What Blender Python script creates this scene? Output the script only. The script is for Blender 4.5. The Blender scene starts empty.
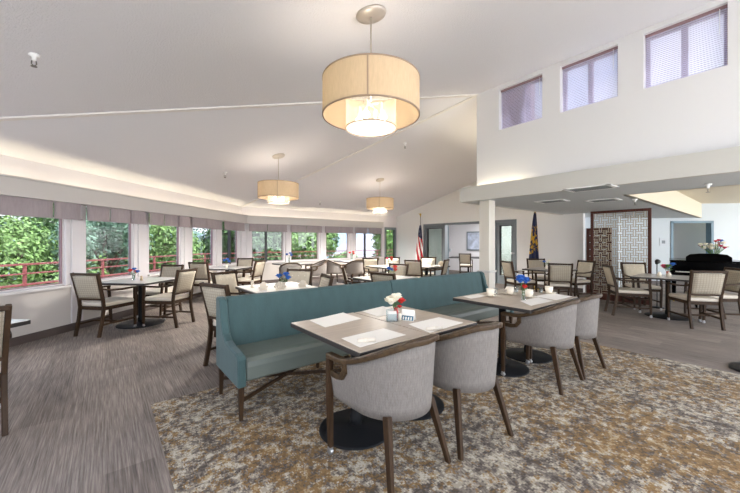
import bpy, bmesh, math, random
from mathutils import Vector, Matrix
R = math.radians
rnd = random.Random(7)
sc = bpy.context.scene
COL = sc.collection

# ------------------------------------------------------------------ camera
H, F, HX, HY = 1.376, 329.0, 370.0, 242.0
TH = R(38.85)
CT, ST = math.cos(TH), math.sin(TH)
cam = bpy.data.cameras.new('camera'); camo = bpy.data.objects.new('camera', cam); COL.objects.link(camo)
camo.location = (0, 0, H); camo.rotation_euler = (R(90), 0, -TH)
cam.sensor_width = 36; cam.lens = F / 740 * 36; cam.shift_y = -4.5 / 740; cam.clip_end = 500; cam.clip_start = .05
sc.camera = camo

def ray(px):
    c = (px - HX) / F
    return c * CT + ST, CT - c * ST
def at(px, py, z=0.0):
    """point of the horizontal plane z met by the sight line of a photo pixel"""
    a, b = ray(px); Y = (H - z) * F / (py - HY)
    return Vector((a * Y, b * Y, z))
def cw(X, Y, z=0.0):
    return Vector((X * CT + Y * ST, -X * ST + Y * CT, z))

# ------------------------------------------------------------------ materials
def srgb(c):
    if isinstance(c, str):
        c = [int(c[i:i + 2], 16) / 255 for i in (1, 3, 5)]
        c = [x / 12.92 if x <= .04045 else ((x + .055) / 1.055) ** 2.4 for x in c]
    return (*c[:3], 1)
class NT:
    def __init__(s, name):
        s.m = bpy.data.materials.new(name); s.m.use_nodes = True
        s.t = s.m.node_tree; s.b = s.t.nodes['Principled BSDF']
    def n(s, typ, **kw):
        nd = s.t.nodes.new(typ)
        for k, v in kw.items():
            if k.startswith('i_'):
                nd.inputs[k[2:].replace('_', ' ')].default_value = v
            else: setattr(nd, k, v)
        return nd
    def l(s, a, b): s.t.links.new(a, b)
    def coord(s, scale=(1, 1, 1), kind='Object', rot=(0, 0, 0)):
        tc = s.n('ShaderNodeTexCoord'); mp = s.n('ShaderNodeMapping')
        mp.inputs['Scale'].default_value = scale; mp.inputs['Rotation'].default_value = rot
        s.l(tc.outputs[kind], mp.inputs['Vector']); return mp.outputs['Vector']
    def noise(s, vec, scale, detail=3, rough=.6):
        nd = s.n('ShaderNodeTexNoise'); nd.inputs['Scale'].default_value = scale
        nd.inputs['Detail'].default_value = detail; nd.inputs['Roughness'].default_value = rough
        if vec is not None: s.l(vec, nd.inputs['Vector'])
        return nd.outputs['Fac']
    def ramp(s, fac, stops, interp='LINEAR'):
        r = s.n('ShaderNodeValToRGB'); r.color_ramp.interpolation = interp
        e = r.color_ramp.elements
        while len(e) < len(stops): e.new(.5)
        for k, (p, c) in enumerate(stops):
            e[k].position = p; e[k].color = srgb(c)
        s.l(fac, r.inputs['Fac']); return r.outputs['Color']
    def math(s, op, a, b=None, c=None):
        m = s.n('ShaderNodeMath', operation=op)
        for k, v in enumerate((a, b, c)):
            if v is None: continue
            if isinstance(v, (int, float)): m.inputs[k].default_value = v
            else: s.l(v, m.inputs[k])
        return m.outputs[0]
    def mix(s, fac, a, b):
        m = s.n('ShaderNodeMix', data_type='RGBA')
        if isinstance(fac, (int, float)): m.inputs[0].default_value = fac
        else: s.l(fac, m.inputs[0])
        for k, v in ((6, a), (7, b)):
            if hasattr(v, 'is_linked') or hasattr(v, 'links'): s.l(v, m.inputs[k])
            else: m.inputs[k].default_value = srgb(v)
        return m.outputs[2]
    def bump(s, fac, strength=.3, dist=.01):
        b = s.n('ShaderNodeBump'); b.inputs['Strength'].default_value = strength; b.inputs['Distance'].default_value = dist
        s.l(fac, b.inputs['Height']); s.l(b.outputs['Normal'], s.b.inputs['Normal'])
    def base(s, c):
        if hasattr(c, 'links'): s.l(c, s.b.inputs['Base Color'])
        else: s.b.inputs['Base Color'].default_value = srgb(c)

def mat(name, color, rough=.6, metal=0, var=.0, scale=8, bump=0, bscale=60, stretch=(1, 1, 1), dist=.01, **kw):
    t = NT(name)
    t.b.inputs['Roughness'].default_value = rough; t.b.inputs['Metallic'].default_value = metal
    v = t.coord(stretch)
    c = srgb(color)
    if var:
        f = t.noise(v, scale, 4)
        t.base(t.ramp(f, [(.3, [x * (1 - var) for x in c[:3]]), (.7, [min(1, x * (1 + var)) for x in c[:3]])]))
    else: t.base(color)
    if bump: t.bump(t.noise(v, bscale, 2), bump, dist)
    for k, val in kw.items(): t.b.inputs[k.replace('_', ' ')].default_value = val
    return t.m
def emat(name, color, strength, base='#ffffff'):
    t = NT(name); t.base(base); t.b.inputs['Emission Color'].default_value = srgb(color)
    t.b.inputs['Emission Strength'].default_value = strength; return t.m
def glassmat(name, tint='#ffffff', refl=.06):
    t = NT(name); nt = t.t
    tr = t.n('ShaderNodeBsdfTransparent'); tr.inputs['Color'].default_value = srgb(tint)
    gl = t.n('ShaderNodeBsdfGlossy'); gl.inputs['Roughness'].default_value = .02
    mx = t.n('ShaderNodeMixShader'); mx.inputs[0].default_value = refl
    t.l(tr.outputs[0], mx.inputs[1]); t.l(gl.outputs[0], mx.inputs[2])
    t.l(mx.outputs[0], nt.nodes['Material Output'].inputs['Surface']); return t.m
def translucent(name, color, amount=.5, opaque=1.0, weave=0):
    t = NT(name); nt = t.t
    t.base(color); t.b.inputs['Roughness'].default_value = .9
    tl = t.n('ShaderNodeBsdfTranslucent'); tl.inputs['Color'].default_value = srgb(color)
    if weave:
        f = t.noise(t.coord((1, 1, .15)), weave, 2); cc = srgb(color)
        col = t.ramp(f, [(.3, [x * .9 for x in cc[:3]]), (.7, cc)]); t.base(col); t.l(col, tl.inputs['Color'])
    mx = t.n('ShaderNodeMixShader'); mx.inputs[0].default_value = amount
    t.l(t.b.outputs[0], mx.inputs[1]); t.l(tl.outputs[0], mx.inputs[2]); out = mx
    if opaque < 1:
        tr = t.n('ShaderNodeBsdfTransparent'); m2 = t.n('ShaderNodeMixShader'); m2.inputs[0].default_value = opaque
        t.l(tr.outputs[0], m2.inputs[1]); t.l(mx.outputs[0], m2.inputs[2]); out = m2
    t.l(out.outputs[0], nt.nodes['Material Output'].inputs['Surface']); return t.m

M = {}
# carpet of the hall: striated grey-brown planks
t = NT('plank_carpet'); v = t.coord((1, 1, 1))
streak = t.noise(t.coord((105, 2.6, 1)), 1.0, 4, .7)
big = t.noise(v, .7, 3)
plank = t.n('ShaderNodeTexBrick'); t.l(t.coord((1, 1, 1), rot=(0, 0, R(90))), plank.inputs['Vector'])
plank.inputs['Color1'].default_value = (0, 0, 0, 1); plank.inputs['Color2'].default_value = (1, 1, 1, 1); plank.inputs['Mortar'].default_value = (.5, .5, .5, 1)
plank.inputs['Scale'].default_value = 1; plank.inputs['Brick Width'].default_value = 1.0; plank.inputs['Row Height'].default_value = .25; plank.inputs['Mortar Size'].default_value = 0
f = t.math('ADD', t.math('MULTIPLY', streak, .72), t.math('MULTIPLY', plank.outputs['Color'], .07))
f = t.math('ADD', f, t.math('MULTIPLY', big, .2))
t.base(t.ramp(f, [(.34, '#4e453f'), (.5, '#796e66'), (.68, '#a3978d')]))
t.b.inputs['Roughness'].default_value = .75; t.bump(streak, .25, .004); M['carpet'] = t.m
# patterned inset carpet
t = NT('mottled_carpet'); v = t.coord((1, 1, 1))
sn = t.n('ShaderNodeVectorMath', operation='SNAP'); sn.inputs[1].default_value = (.007, .011, 1); t.l(v, sn.inputs[0]); sv = sn.outputs[0]
warp = t.noise(sv, 6, 4, .7); fine = t.noise(sv, 19, 4, .7); speck = t.noise(sv, 75, 2, .6); region = t.noise(t.coord((1, .8, 1), rot=(0, 0, .5)), .9, 2)
g = t.math('ADD', t.math('MULTIPLY', warp, .35), t.math('ADD', t.math('MULTIPLY', fine, .47), t.math('MULTIPLY', speck, .22)))
c1 = t.ramp(g, [(.0, '#4c443d'), (.46, '#635a52'), (.495, '#7f756a'), (.525, '#a09685'), (.565, '#bbb2a1')], 'CONSTANT')
g2 = t.math('ADD', t.math('MULTIPLY', t.noise(sv, 15, 5, .8), .7), t.math('MULTIPLY', region, .32))
g2 = t.math('ADD', g2, t.math('MULTIPLY', speck, .12))
mask = t.math('GREATER_THAN', g2, .58)
gold = t.ramp(g, [(.0, '#5a4b38'), (.47, '#745c3c'), (.52, '#886b45'), (.57, '#a28f6f')], 'CONSTANT')
t.base(t.mix(mask, c1, gold)); t.b.inputs['Roughness'].default_value = .95; t.bump(speck, .5, .005); M['rug'] = t.m
# walls, ceilings
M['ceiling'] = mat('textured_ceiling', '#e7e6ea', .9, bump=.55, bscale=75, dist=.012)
M['wall'] = mat('warm_white_paint', '#e6e4e6', .7, bump=.05, bscale=200)
M['wall_low'] = mat('greige_paint', '#d3ccc6', .7, bump=.05, bscale=200)
M['tan_wall'] = mat('tan_paint', '#ecebe9', .75)
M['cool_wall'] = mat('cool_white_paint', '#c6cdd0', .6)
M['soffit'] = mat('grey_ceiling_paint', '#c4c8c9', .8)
M['fascia'] = mat('fascia_paint', '#c6c3bd', .6)
M['beige_ceiling'] = mat('cream_ceiling_paint', '#dcd2bd', .8)
M['trim'] = mat('pale_trim_paint', '#e6e2df', .5)
M['white_frame'] = mat('white_window_frame', '#dcd7d8', .45)
M['pillar_paint'] = mat('pillar_paint', '#d2ccc0', .6)
M['door_glass'] = glassmat('door_glass', (.66, .72, .68))
M['board'] = mat('valance_board_paint', '#c9c4bf', .6)
M['grey_frame'] = mat('blue_grey_door_paint', '#7b8388', .45)
M['blue_frame'] = mat('slate_blue_paint', '#6f8794', .45)
M['baseboard'] = mat('dark_baseboard_vinyl', '#5b504c', .5)
M['dark_metal'] = mat('dark_mullion', '#3b3a3d', .4, .3)
M['glass'] = glassmat('window_glass', (.62, .63, .64))
M['clear'] = glassmat('clear_glassware', '#eef4f6', .12)
M['shade_fabric'] = mat('valance_linen', '#a3989a', .9, var=.08, scale=30, stretch=(1, 1, .2), bump=.1, bscale=200)
M['mauve'] = mat('mauve_window_frame', '#94777c', .5)
M['slat'] = translucent('blind_slat_vinyl', '#e2deec', .6)
M['rail'] = mat('red_rail_paint', '#b0605e', .5, var=.1)
M['deck'] = mat('deck_boards', '#8d8378', .8, var=.2, scale=3, stretch=(1, 8, 1))
M['ground'] = mat('meadow', '#6f7d4c', .95, var=.3, scale=.3)
M['leaf'] = mat('leaves', '#84a35a', .6, var=.6, scale=4)
M['leaf_dark'] = mat('dark_leaves', '#5f7d4a', .6, var=.6, scale=4)
M['leaf_blue'] = mat('blue_green_leaves', '#7f9c82', .6, var=.55, scale=4)
M['bark'] = mat('bark', '#5a4638', .9, var=.3, scale=5)
M['hill'] = mat('hill', '#a3b5c0', 1, var=.2, scale=.05)  # pale blue mist is put into the hill colour
M['roof'] = mat('grey_roof', '#b9b4ba', .8, var=.1, scale=2)
M['siding'] = mat('brown_siding', '#9d6f69', .8, var=.1, scale=3)
# furniture
def wood(name, a, b, rough=.42, stretch=(40, 40, 3)):
    t = NT(name); f = t.noise(t.coord(stretch), 1.0, 5, .65)
    t.base(t.ramp(f, [(.3, a), (.7, b)])); t.b.inputs['Roughness'].default_value = rough; t.b.inputs['Specular IOR Level'].default_value = .22; return t.m
M['wood'] = wood('weathered_brown_wood', '#2b1e13', '#43301f', .5)
M['wood_grey'] = wood('greyed_oak_rail', '#35281d', '#54432f', .3, (6, 40, 40))
M['screen_wood'] = wood('red_brown_wood', '#43261f', '#5e3a30', .55)
M['lattice'] = mat('lattice_tan', '#a89c86', .6, var=.1)
M['lattice_brown'] = mat('lattice_brown', '#5b3a31', .6, var=.1)
def gridfab(name, ca, cb, nx, nz, w=.16, mixamt=.8):
    t = NT(name); tc = t.n('ShaderNodeTexCoord'); sp = t.n('ShaderNodeSeparateXYZ'); t.l(tc.outputs['Object'], sp.inputs[0])
    lx = t.math('LESS_THAN', t.math('FRACT', t.math('MULTIPLY', sp.outputs[0], nx)), w)
    lz = t.math('LESS_THAN', t.math('FRACT', t.math('MULTIPLY', sp.outputs[2], nz)), w)
    f = t.math('MULTIPLY', t.math('MAXIMUM', lx, lz), mixamt)
    t.base(t.mix(f, ca, cb)); t.b.inputs['Roughness'].default_value = .9
    t.bump(t.noise(t.coord((1, 1, 1)), 300, 2), .15, .003); return t.m
M['plaid'] = gridfab('cream_plaid_weave', '#ada391', '#7b7163', 26, 32, .2, .55)
M['plain'] = mat('cream_upholstery', '#c9bea9', .85, var=.06, scale=20, bump=.1, bscale=250)
M['seat_fab'] = mat('cream_seat_vinyl', '#d0c6b6', .55, var=.04, scale=6)
t = NT('grey_herringbone'); tc = t.n('ShaderNodeTexCoord'); sp = t.n('ShaderNodeSeparateXYZ'); t.l(tc.outputs['UV'], sp.inputs[0])
z1 = t.math('PINGPONG', t.math('MULTIPLY', sp.outputs[0], 62), .5)
hb = t.math('FRACT', t.math('ADD', t.math('MULTIPLY', sp.outputs[1], 62), z1))
n_ = t.noise(t.coord((60, 60, 8)), 3, 3)
ff = t.math('ADD', t.math('MULTIPLY', hb, .12), t.math('MULTIPLY', n_, .95))
t.base(t.ramp(ff, [(.25, '#66615c'), (.55, '#78726d'), (.85, '#8a837d')])); t.b.inputs['Roughness'].default_value = .9; t.bump(hb, .2, .002)
M['herring'] = t.m
M['teal'] = mat('teal_velvet', '#365051', .75, var=.12, scale=10, bump=.12, bscale=120, stretch=(1, 1, .35), Sheen_Weight=.15)
M['vinyl'] = mat('sage_grey_vinyl', '#626b65', .42, var=.05, scale=3)
t = NT('limed_tabletop'); f = t.noise(t.coord((3, 60, 1)), 1, 5, .7)
t.base(t.ramp(f, [(.3, '#a39585'), (.7, '#baad9d')])); t.b.inputs['Roughness'].default_value = .35; M['top'] = t.m
M['glare_top'] = mat('glare_tabletop', '#c4bfb9', .22, var=.05, scale=5)  # window glare on the hall tabletops is painted into this paler colour
M['edge'] = mat('dark_table_edge', '#2f2b2a', .4)
M['iron'] = mat('black_cast_iron', '#191a1c', .5, Specular_IOR_Level=.15)
M['chrome'] = mat('steel_caster', '#b9b9ba', .3, .8)
M['paper'] = mat('white_paper', '#eeebe4', .8)
M['napkin'] = mat('cream_napkin', '#e8dfd0', .9, bump=.2, bscale=60)
M['china'] = mat('ivory_china', '#efe6d5', .2)
M['white'] = mat('white_petals', '#f0ead8', .7)
M['red'] = mat('red_petals', '#d0302c', .6)
M['pink'] = mat('pink_petals', '#c9476a', .6)
M['blue'] = mat('blue_petals', '#2460b4', .6)
M['green'] = mat('flower_greens', '#4d7038', .6)
M['redvase'] = mat('red_vase_glass', '#cf3a34', .3)
M['cardblue'] = mat('card_blue', '#2f6580', .6)
M['shade_lamp'] = translucent('pendant_linen', '#d2bb9c', .25, weave=90)
M['shade_in'] = mat('shade_lining', '#f5efe2', .8)
M['sheer'] = translucent('sheer_organza', '#eadfca', .5, .28)
M['diffuser'] = emat('lamp_diffuser', '#fff1dc', .55)
M['bulb'] = emat('lamp_bulb', '#fff0d8', 5)
M['lamp_metal'] = mat('lamp_brushed_nickel', '#c3bab0', .35, .4)
M['shade_edge'] = mat('shade_tape', '#a08a78', .8)
M['piano'] = mat('piano_black', '#050506', .12, Specular_IOR_Level=.04)
M['sprink'] = mat('sprinkler_metal', '#7e7b78', .35, .7)
M['vent'] = mat('vent_white', '#fbfbfb', .5)
M['vent_dark'] = mat('vent_dark_gap', '#85898c', .6)
M['gold'] = mat('gold_finial', '#c7a64f', .35, .7)
M['black'] = mat('black_plastic', '#17181a', .45)
M['art'] = mat('abstract_print', '#b7bfd0', .7, var=.35, scale=4)
M['white_key'] = mat('ivory_keys', '#eeeae0', .3)
M['smallsign'] = mat('grey_sign', '#c4c9cd', .5)
# flags
t = NT('striped_flag'); tc = t.n('ShaderNodeTexCoord'); sp = t.n('ShaderNodeSeparateXYZ'); t.l(tc.outputs['UV'], sp.inputs[0])
u_, v_ = sp.outputs[0], sp.outputs[1]
st = t.math('LESS_THAN', t.math('FRACT', t.math('ADD', t.math('MULTIPLY', u_, 2.0), t.math('MULTIPLY', v_, 2.4))), .5)
c = t.mix(st, '#e9e4e0', '#b2202c')
stars = t.math('GREATER_THAN', t.noise(t.coord((1, 1, 1), 'UV'), 26, 1), .66)
can = t.mix(stars, '#262b4a', '#e6e6ea')
t.base(t.mix(t.math('LESS_THAN', t.math('ADD', v_, t.math('MULTIPLY', u_, .12)), .38), c, can)); t.b.inputs['Roughness'].default_value = .8; M['usflag'] = t.m
t = NT('navy_gold_flag'); tc = t.n('ShaderNodeTexCoord'); sp = t.n('ShaderNodeSeparateXYZ'); t.l(tc.outputs['UV'], sp.inputs[0])
v_ = sp.outputs[1]
band = t.math('MULTIPLY', t.math('GREATER_THAN', v_, .24), t.math('LESS_THAN', v_, .72))
blot = t.math('GREATER_THAN', t.noise(t.coord((1.2, 3.2, 1), 'UV'), 3.2, 3), .52)
t.base(t.mix(t.math('MULTIPLY', band, blot), '#20284a', '#c79a2a')); t.b.inputs['Roughness'].default_value = .8; M['navyflag'] = t.m

# ------------------------------------------------------------------ mesh builder
class MB:
    def __init__(s): s.v = []; s.f = []; s.mi = []; s.sm = []; s.uv = {}
    def add(s, vs, fs, m=0, smooth=False):
        o = len(s.v); s.v += [tuple(v) for v in vs]
        for f in fs: s.f.append([o + k for k in f]); s.mi.append(m); s.sm.append(smooth)
        return o
    def box(s, a, b, m=0):
        x0, y0, z0 = [min(p, q) for p, q in zip(a, b)]; x1, y1, z1 = [max(p, q) for p, q in zip(a, b)]
        vs = [(x0, y0, z0), (x1, y0, z0), (x1, y1, z0), (x0, y1, z0), (x0, y0, z1), (x1, y0, z1), (x1, y1, z1), (x0, y1, z1)]
        s.add(vs, [(0, 3, 2, 1), (4, 5, 6, 7), (0, 1, 5, 4), (1, 2, 6, 5), (2, 3, 7, 6), (3, 0, 4, 7)], m); return s
    def bar(s, p, q, w, d, w2=None, d2=None, up=(0, 1, 0), m=0):
        """straight bar with rectangular section w x d at p and w2 x d2 at q"""
        p, q = Vector(p), Vector(q); z = (q - p).normalized(); x = Vector(up).cross(z)
        if x.length < 1e-4: x = Vector((1, 0, 0)).cross(z)
        x.normalize(); y = z.cross(x); w2 = w2 or w; d2 = d2 or d
        vs = [c + x * i * a / 2 + y * j * b / 2 for c, a, b in ((p, w, d), (q, w2, d2)) for i, j in ((-1, -1), (1, -1), (1, 1), (-1, 1))]
        s.add(vs, [(0, 3, 2, 1), (4, 5, 6, 7), (0, 1, 5, 4), (1, 2, 6, 5), (2, 3, 7, 6), (3, 0, 4, 7)], m); return s
    def sweep(s, pts, w, d, up=(0, 0, 1), m=0, smooth=False, closed=False):
        """rectangular section swept along a polyline; w across, d along up"""
        pts = [Vector(p) for p in pts]; n = len(pts); vs = []
        for k, p in enumerate(pts):
            a = pts[(k - 1) % n] if closed or k else p; b = pts[(k + 1) % n] if closed or k < n - 1 else p
            tn = (b - a).normalized(); x = tn.cross(Vector(up)).normalized(); y = x.cross(tn)
            vs += [p + x * i * w / 2 + y * j * d / 2 for i, j in ((-1, -1), (1, -1), (1, 1), (-1, 1))]
        fs = []
        for k in range(n if closed else n - 1):
            o, q = 4 * k, 4 * ((k + 1) % n)
            for j in range(4): fs.append((o + j, o + (j + 1) % 4, q + (j + 1) % 4, q + j))
        if not closed: fs += [(3, 2, 1, 0), tuple(4 * (n - 1) + j for j in range(4))]
        s.add(vs, fs, m, smooth); return s
    def tube(s, pts, r, n=8, m=0):
        pts = [Vector(p) for p in pts]; rs = r if isinstance(r, (list, tuple)) else [r] * len(pts); vs = []
        for k, p in enumerate(pts):
            tn = (pts[min(k + 1, len(pts) - 1)] - pts[max(k - 1, 0)]).normalized()
            x = tn.orthogonal() if abs(tn.z) > .95 else tn.cross(Vector((0, 0, 1))); x.normalize(); y = tn.cross(x)
            if abs(tn.z) > .95: x = Vector((1, 0, 0)); y = Vector((0, 1, 0))
            vs += [p + (x * math.cos(a) + y * math.sin(a)) * rs[k] for a in (2 * math.pi * j / n for j in range(n))]
        fs = [(k * n + j, k * n + (j + 1) % n, (k + 1) * n + (j + 1) % n, (k + 1) * n + j) for k in range(len(pts) - 1) for j in range(n)]
        o = s.add(vs, fs, m, True)
        s.f += [[o + j for j in range(n)][::-1], [o + (len(pts) - 1) * n + j for j in range(n)]]; s.mi += [m, m]; s.sm += [False, False]
        return s
    def lathe(s, prof, c=(0, 0, 0), n=24, m=0, smooth=True, cap=True):
        c = Vector(c); vs = [c + Vector((r * math.cos(2 * math.pi * j / n), r * math.sin(2 * math.pi * j / n), z)) for r, z in prof for j in range(n)]
        fs = [(k * n + j, k * n + (j + 1) % n, (k + 1) * n + (j + 1) % n, (k + 1) * n + j) for k in range(len(prof) - 1) for j in range(n)]
        o = s.add(vs, fs, m, smooth)
        if cap:
            s.f += [[o + j for j in range(n)][::-1], [o + (len(prof) - 1) * n + j for j in range(n)]]; s.mi += [m, m]; s.sm += [False, False]
        return s
    def prism(s, poly, fn, a, b, m=0):
        """polygon of (p, q) pairs extruded between a and b; fn(p, q, t) gives the point"""
        n = len(poly); vs = [fn(p, q, a) for p, q in poly] + [fn(p, q, b) for p, q in poly]
        s.add(vs, [tuple(range(n))[::-1], tuple(n + j for j in range(n))] + [(j, (j + 1) % n, n + (j + 1) % n, n + j) for j in range(n)], m); return s
    def ball(s, c, r, m=0, n=8, sq=1.0):
        prof = [(max(1e-4, r * math.sin(math.pi * k / n)), -r * sq * math.cos(math.pi * k / n)) for k in range(n + 1)]
        return s.lathe(prof, c, max(8, n), m, cap=False)
    def bloom(s, c, r, m=0, seed=0):
        """a double flower head: cupped petals in two whorls around a heart"""
        g = random.Random(seed); c = Vector(c)
        s.ball(c, r * .5, m, 6)
        for ring, (k, tilt, L) in enumerate(((6, .35, 1.0), (5, .95, .85))):
            for j in range(k):
                a = 2 * math.pi * (j + .5 * ring) / k + g.uniform(-.15, .15)
                d = Vector((math.cos(a), math.sin(a), 0)); sd = Vector((-math.sin(a), math.cos(a), 0))
                up = Vector((0, 0, 1)); rows = []
                for i, (ln, wd) in enumerate(((.1, .25), (.55, .62), (.95, .55), (1.12, .2))):
                    q = c + (d * math.cos(tilt * (.6 + .5 * i / 3)) + up * math.sin(tilt * (.6 + .5 * i / 3))) * r * L * ln - up * r * .15
                    rows += [q - sd * r * wd, q + up * (-.08 * r), q + sd * r * wd]
                s.add(rows, [(i * 3 + e, i * 3 + e + 1, i * 3 + e + 4, i * 3 + e + 3) for i in range(3) for e in range(2)], m, True)
        return s
    def build(s, name, mats, parent=None, loc=None, bevel=0, fix=False, solid=0):
        me = bpy.data.meshes.new(name); me.from_pydata(s.v, [], s.f)
        mats = mats if isinstance(mats, (list, tuple)) else [mats]
        for m in mats: me.materials.append(M[m] if isinstance(m, str) else m)
        for k, p in enumerate(me.polygons): p.material_index = s.mi[k]; p.use_smooth = s.sm[k]
        if s.uv:
            ul = me.uv_layers.new(name='UVMap')
            for lp in me.loops: ul.data[lp.index].uv = s.uv.get(lp.vertex_index, (0, 0))
        if fix:
            bm = bmesh.new(); bm.from_mesh(me); bmesh.ops.recalc_face_normals(bm, faces=bm.faces); bm.to_mesh(me); bm.free()
        me.update(); o = bpy.data.objects.new(name, me); COL.objects.link(o)
        if parent: o.parent = parent
        if loc is not None: o.location = loc
        if bevel:
            b = o.modifiers.new('bevel', 'BEVEL'); b.width = bevel; b.segments = 2; b.limit_method = 'ANGLE'; b.angle_limit = R(40)
        return o

def tag(o, label=None, cat=None, group=None, kind=None):
    for k, v in (('label', label), ('category', cat), ('group', group), ('kind', kind)):
        if v: o[k] = v
    return o
def thing(name, label, cat, loc=(0, 0, 0), heading=0, group=None):
    o = bpy.data.objects.new(name, None); COL.objects.link(o); o.empty_display_size = .1
    o.location = loc; o.rotation_euler = (0, 0, -R(heading)); return tag(o, label, cat, group)
def dup(root, loc, heading, label, group=None):
    def cp(o, par):
        c = o.copy(); COL.objects.link(c)
        if par: c.parent = par
        for ch in [x for x in KIDS.get(o, ())]: KIDS.setdefault(c, []).append(cp(ch, c))
        return c
    r = cp(root, None); r.location = loc; r.rotation_euler = (0, 0, -R(heading)); r['label'] = label
    if group: r['group'] = group
    return r
KIDS = {}
def index(root):
    for o in list(COL.objects):
        if o.parent: 
            l = KIDS.setdefault(o.parent, [])
            if o not in l: l.append(o)
def struct(o): o['kind'] = 'structure'; return o

# ------------------------------------------------------------------ the shell
XW, XF, YN, EAVE, RIDGE = 5.63, 10.15, 10.68, 2.5, 4.24
PX_, PY_ = 5.63, 3.68                         # apex of the vault at the end of the clerestory wall
LOW = 2.16                                    # low ceiling right
WX, WY = -1.8, 5.5
struct(MB().box((-4.2, -3.2, -.12), (18, YN + .2, 0)).build('floor', 'carpet'))
struct(MB().box((-14, -22, -.14), (22, -3.2, -.02)).build('bounce_slab', mat('bounce_slab_pale', '#c9c4bc', .85, var=.08, scale=1.5)))  # unseen pale slab added to bounce sunlight up onto the ceiling
struct(MB().box((.30, -3.2, .0), (5.12, 3.33, .004)).build('floor_inset_carpet', 'rug'))
m = MB(); slC = (RIDGE - EAVE) / (PX_ - WX)
P = (PX_, PY_, RIDGE); E1 = (3.38, YN, EAVE); E2 = (WX, WY, EAVE)
m.add([(WX, -3.2, EAVE), E2, P, (PX_, -3.2, RIDGE)], [(0, 1, 2, 3)])
m.add([E2, E1, P], [(0, 1, 2)])
m.add([E1, (XF, YN, EAVE), (XF, PY_, RIDGE), P], [(0, 1, 2, 3)])
ceil = struct(m.build('ceiling', 'ceiling'))
def ceil_z(x, y):
    c_ = EAVE + slC * (x - WX); b_ = RIDGE - (RIDGE - EAVE) / (YN - PY_) * (y - PY_)
    n = (Vector(E1) - Vector(E2)).cross(Vector(P) - Vector(E2)); a_ = EAVE - (n.x * (x - WX) + n.y * (y - WY)) / n.z
    return min(a_, b_, c_)
def ceil_at(px, py):
    a, b = ray(px); lo = .5
    for k in range(4000):
        Y = .5 + k * .005; z = H + (HY - py) / F * Y
        if z >= ceil_z(a * Y, b * Y): return Vector((a * Y, b * Y, ceil_z(a * Y, b * Y)))
# trim battens on the two visible hips
for k, e in enumerate((E2, E1)):
    mb = MB(); p, q = Vector(P), Vector(e); mb.bar(p - Vector((0, 0, .012)), q - Vector((0, 0, .012)), .075, .02, up=(0, 0, 1))
    struct(mb.build('trim_%d' % (k + 1), 'trim'))

# wall with windows: local frame s (along), inner face at 0, outward +o
def wall_frame(org, d):
    d = Vector((*d, 0)).normalized(); o_ = Vector((-d.y, d.x, 0)); org = Vector((*org, 0))
    return lambda s, o, z: org + d * s + o_ * o + Vector((0, 0, z))
def fbox(mb, fr, s0, s1, o0, o1, z0, z1, m=0):
    vs = [fr(s, o, z) for z in (z0, z1) for s, o in ((s0, o0), (s1, o0), (s1, o1), (s0, o1))]
    mb.add(vs, [(0, 3, 2, 1), (4, 5, 6, 7), (0, 1, 5, 4), (1, 2, 6, 5), (2, 3, 7, 6), (3, 0, 4, 7)], m)
SILL, HEAD = .72, 2.02
def s_of(px, org, d, off=0):
    """distance along the wall line where the sight column px meets it"""
    a, b = ray(px); d = Vector((*d, 0)).normalized(); o_ = Vector((-d.y, d.x, 0)); og = Vector((*org, 0)) + o_ * off
    den = a * d.y - b * d.x; Y = (og.x * d.y - og.y * d.x) / den
    return (Vector((a * Y, b * Y, 0)) - og).dot(d)
win_n = [0]
def window(fr, s0, s1, z0, z1, frame='white_frame', mull=None, sill=True, depth=.1):
    win_n[0] += 1; k = win_n[0]
    w = MB(); t_ = .022
    fbox(w, fr, s0, s0 + t_, .03, depth, z0, z1); fbox(w, fr, s1 - t_, s1, .03, depth, z0, z1)
    fbox(w, fr, s0 + t_, s1 - t_, .03, depth, z0, z0 + t_); fbox(w, fr, s0 + t_, s1 - t_, .03, depth, z1 - t_, z1)
    o = struct(w.build('window_%d' % k, frame))
    g = MB(); fbox(g, fr, s0 + t_, s1 - t_, .06, .066, z0 + t_, z1 - t_); g.build('glass_pane', 'glass', o)
    ga = MB()
    fbox(ga, fr, s0 + t_, s0 + t_ + .014, .04, .08, z0 + t_, z1 - t_); fbox(ga, fr, s1 - t_ - .014, s1 - t_, .04, .08, z0 + t_, z1 - t_)
    fbox(ga, fr, s0 + t_, s1 - t_, .04, .08, z0 + t_, z0 + t_ + .014); ga.build('sash_gasket', 'mauve', o)
    if mull:
        g = MB(); fbox(g, fr, mull - .03, mull + .03, .02, .09, z0, z1); g.build('mullion', 'dark_metal', o)
    if sill:
        g = MB(); fbox(g, fr, s0 - .04, s1 + .04, -.05, .06, z0 - .035, z0); g.build('sill', 'trim', o)
    return o

LD = (1, 1); LO = (WX, WY); LL = (3.38 - WX) * math.sqrt(2)
frL = wall_frame(LO, LD)
def run_wall(name, fr, L, wins, z1=EAVE, base=True, th=.1):
    mb = MB(); fbox(mb, fr, 0, L, 0, th, 0, SILL, 1); fbox(mb, fr, 0, L, 0, th, HEAD, z1, 0)
    e = 0
    for a, b in sorted(wins) + [(L, L)]:
        if a - e > .01: fbox(mb, fr, e, a, 0, th, SILL, HEAD, 0)
        e = b
    return struct(mb.build(name, ['white_frame', 'wall_low']))
Lw = []
for a, b in ((-60, 66), (86, 134), (149, 181), (192.5, 214.5), (222, 238.5)):
    Lw.append((max(.25, s_of(a, LO, LD)) if a > 0 else .9, s_of(b, LO, LD)))
run_wall('wall_left', frL, LL, Lw)
for k, (a, b) in enumerate(Lw): window(frL, a, b, SILL, HEAD, mull=(a + b) / 2 + .02 if k == 4 else None)
frN = wall_frame((3.38, YN), (1, 0)); NO = (3.38, YN); LN = XF - 3.38
Nw = []
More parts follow.
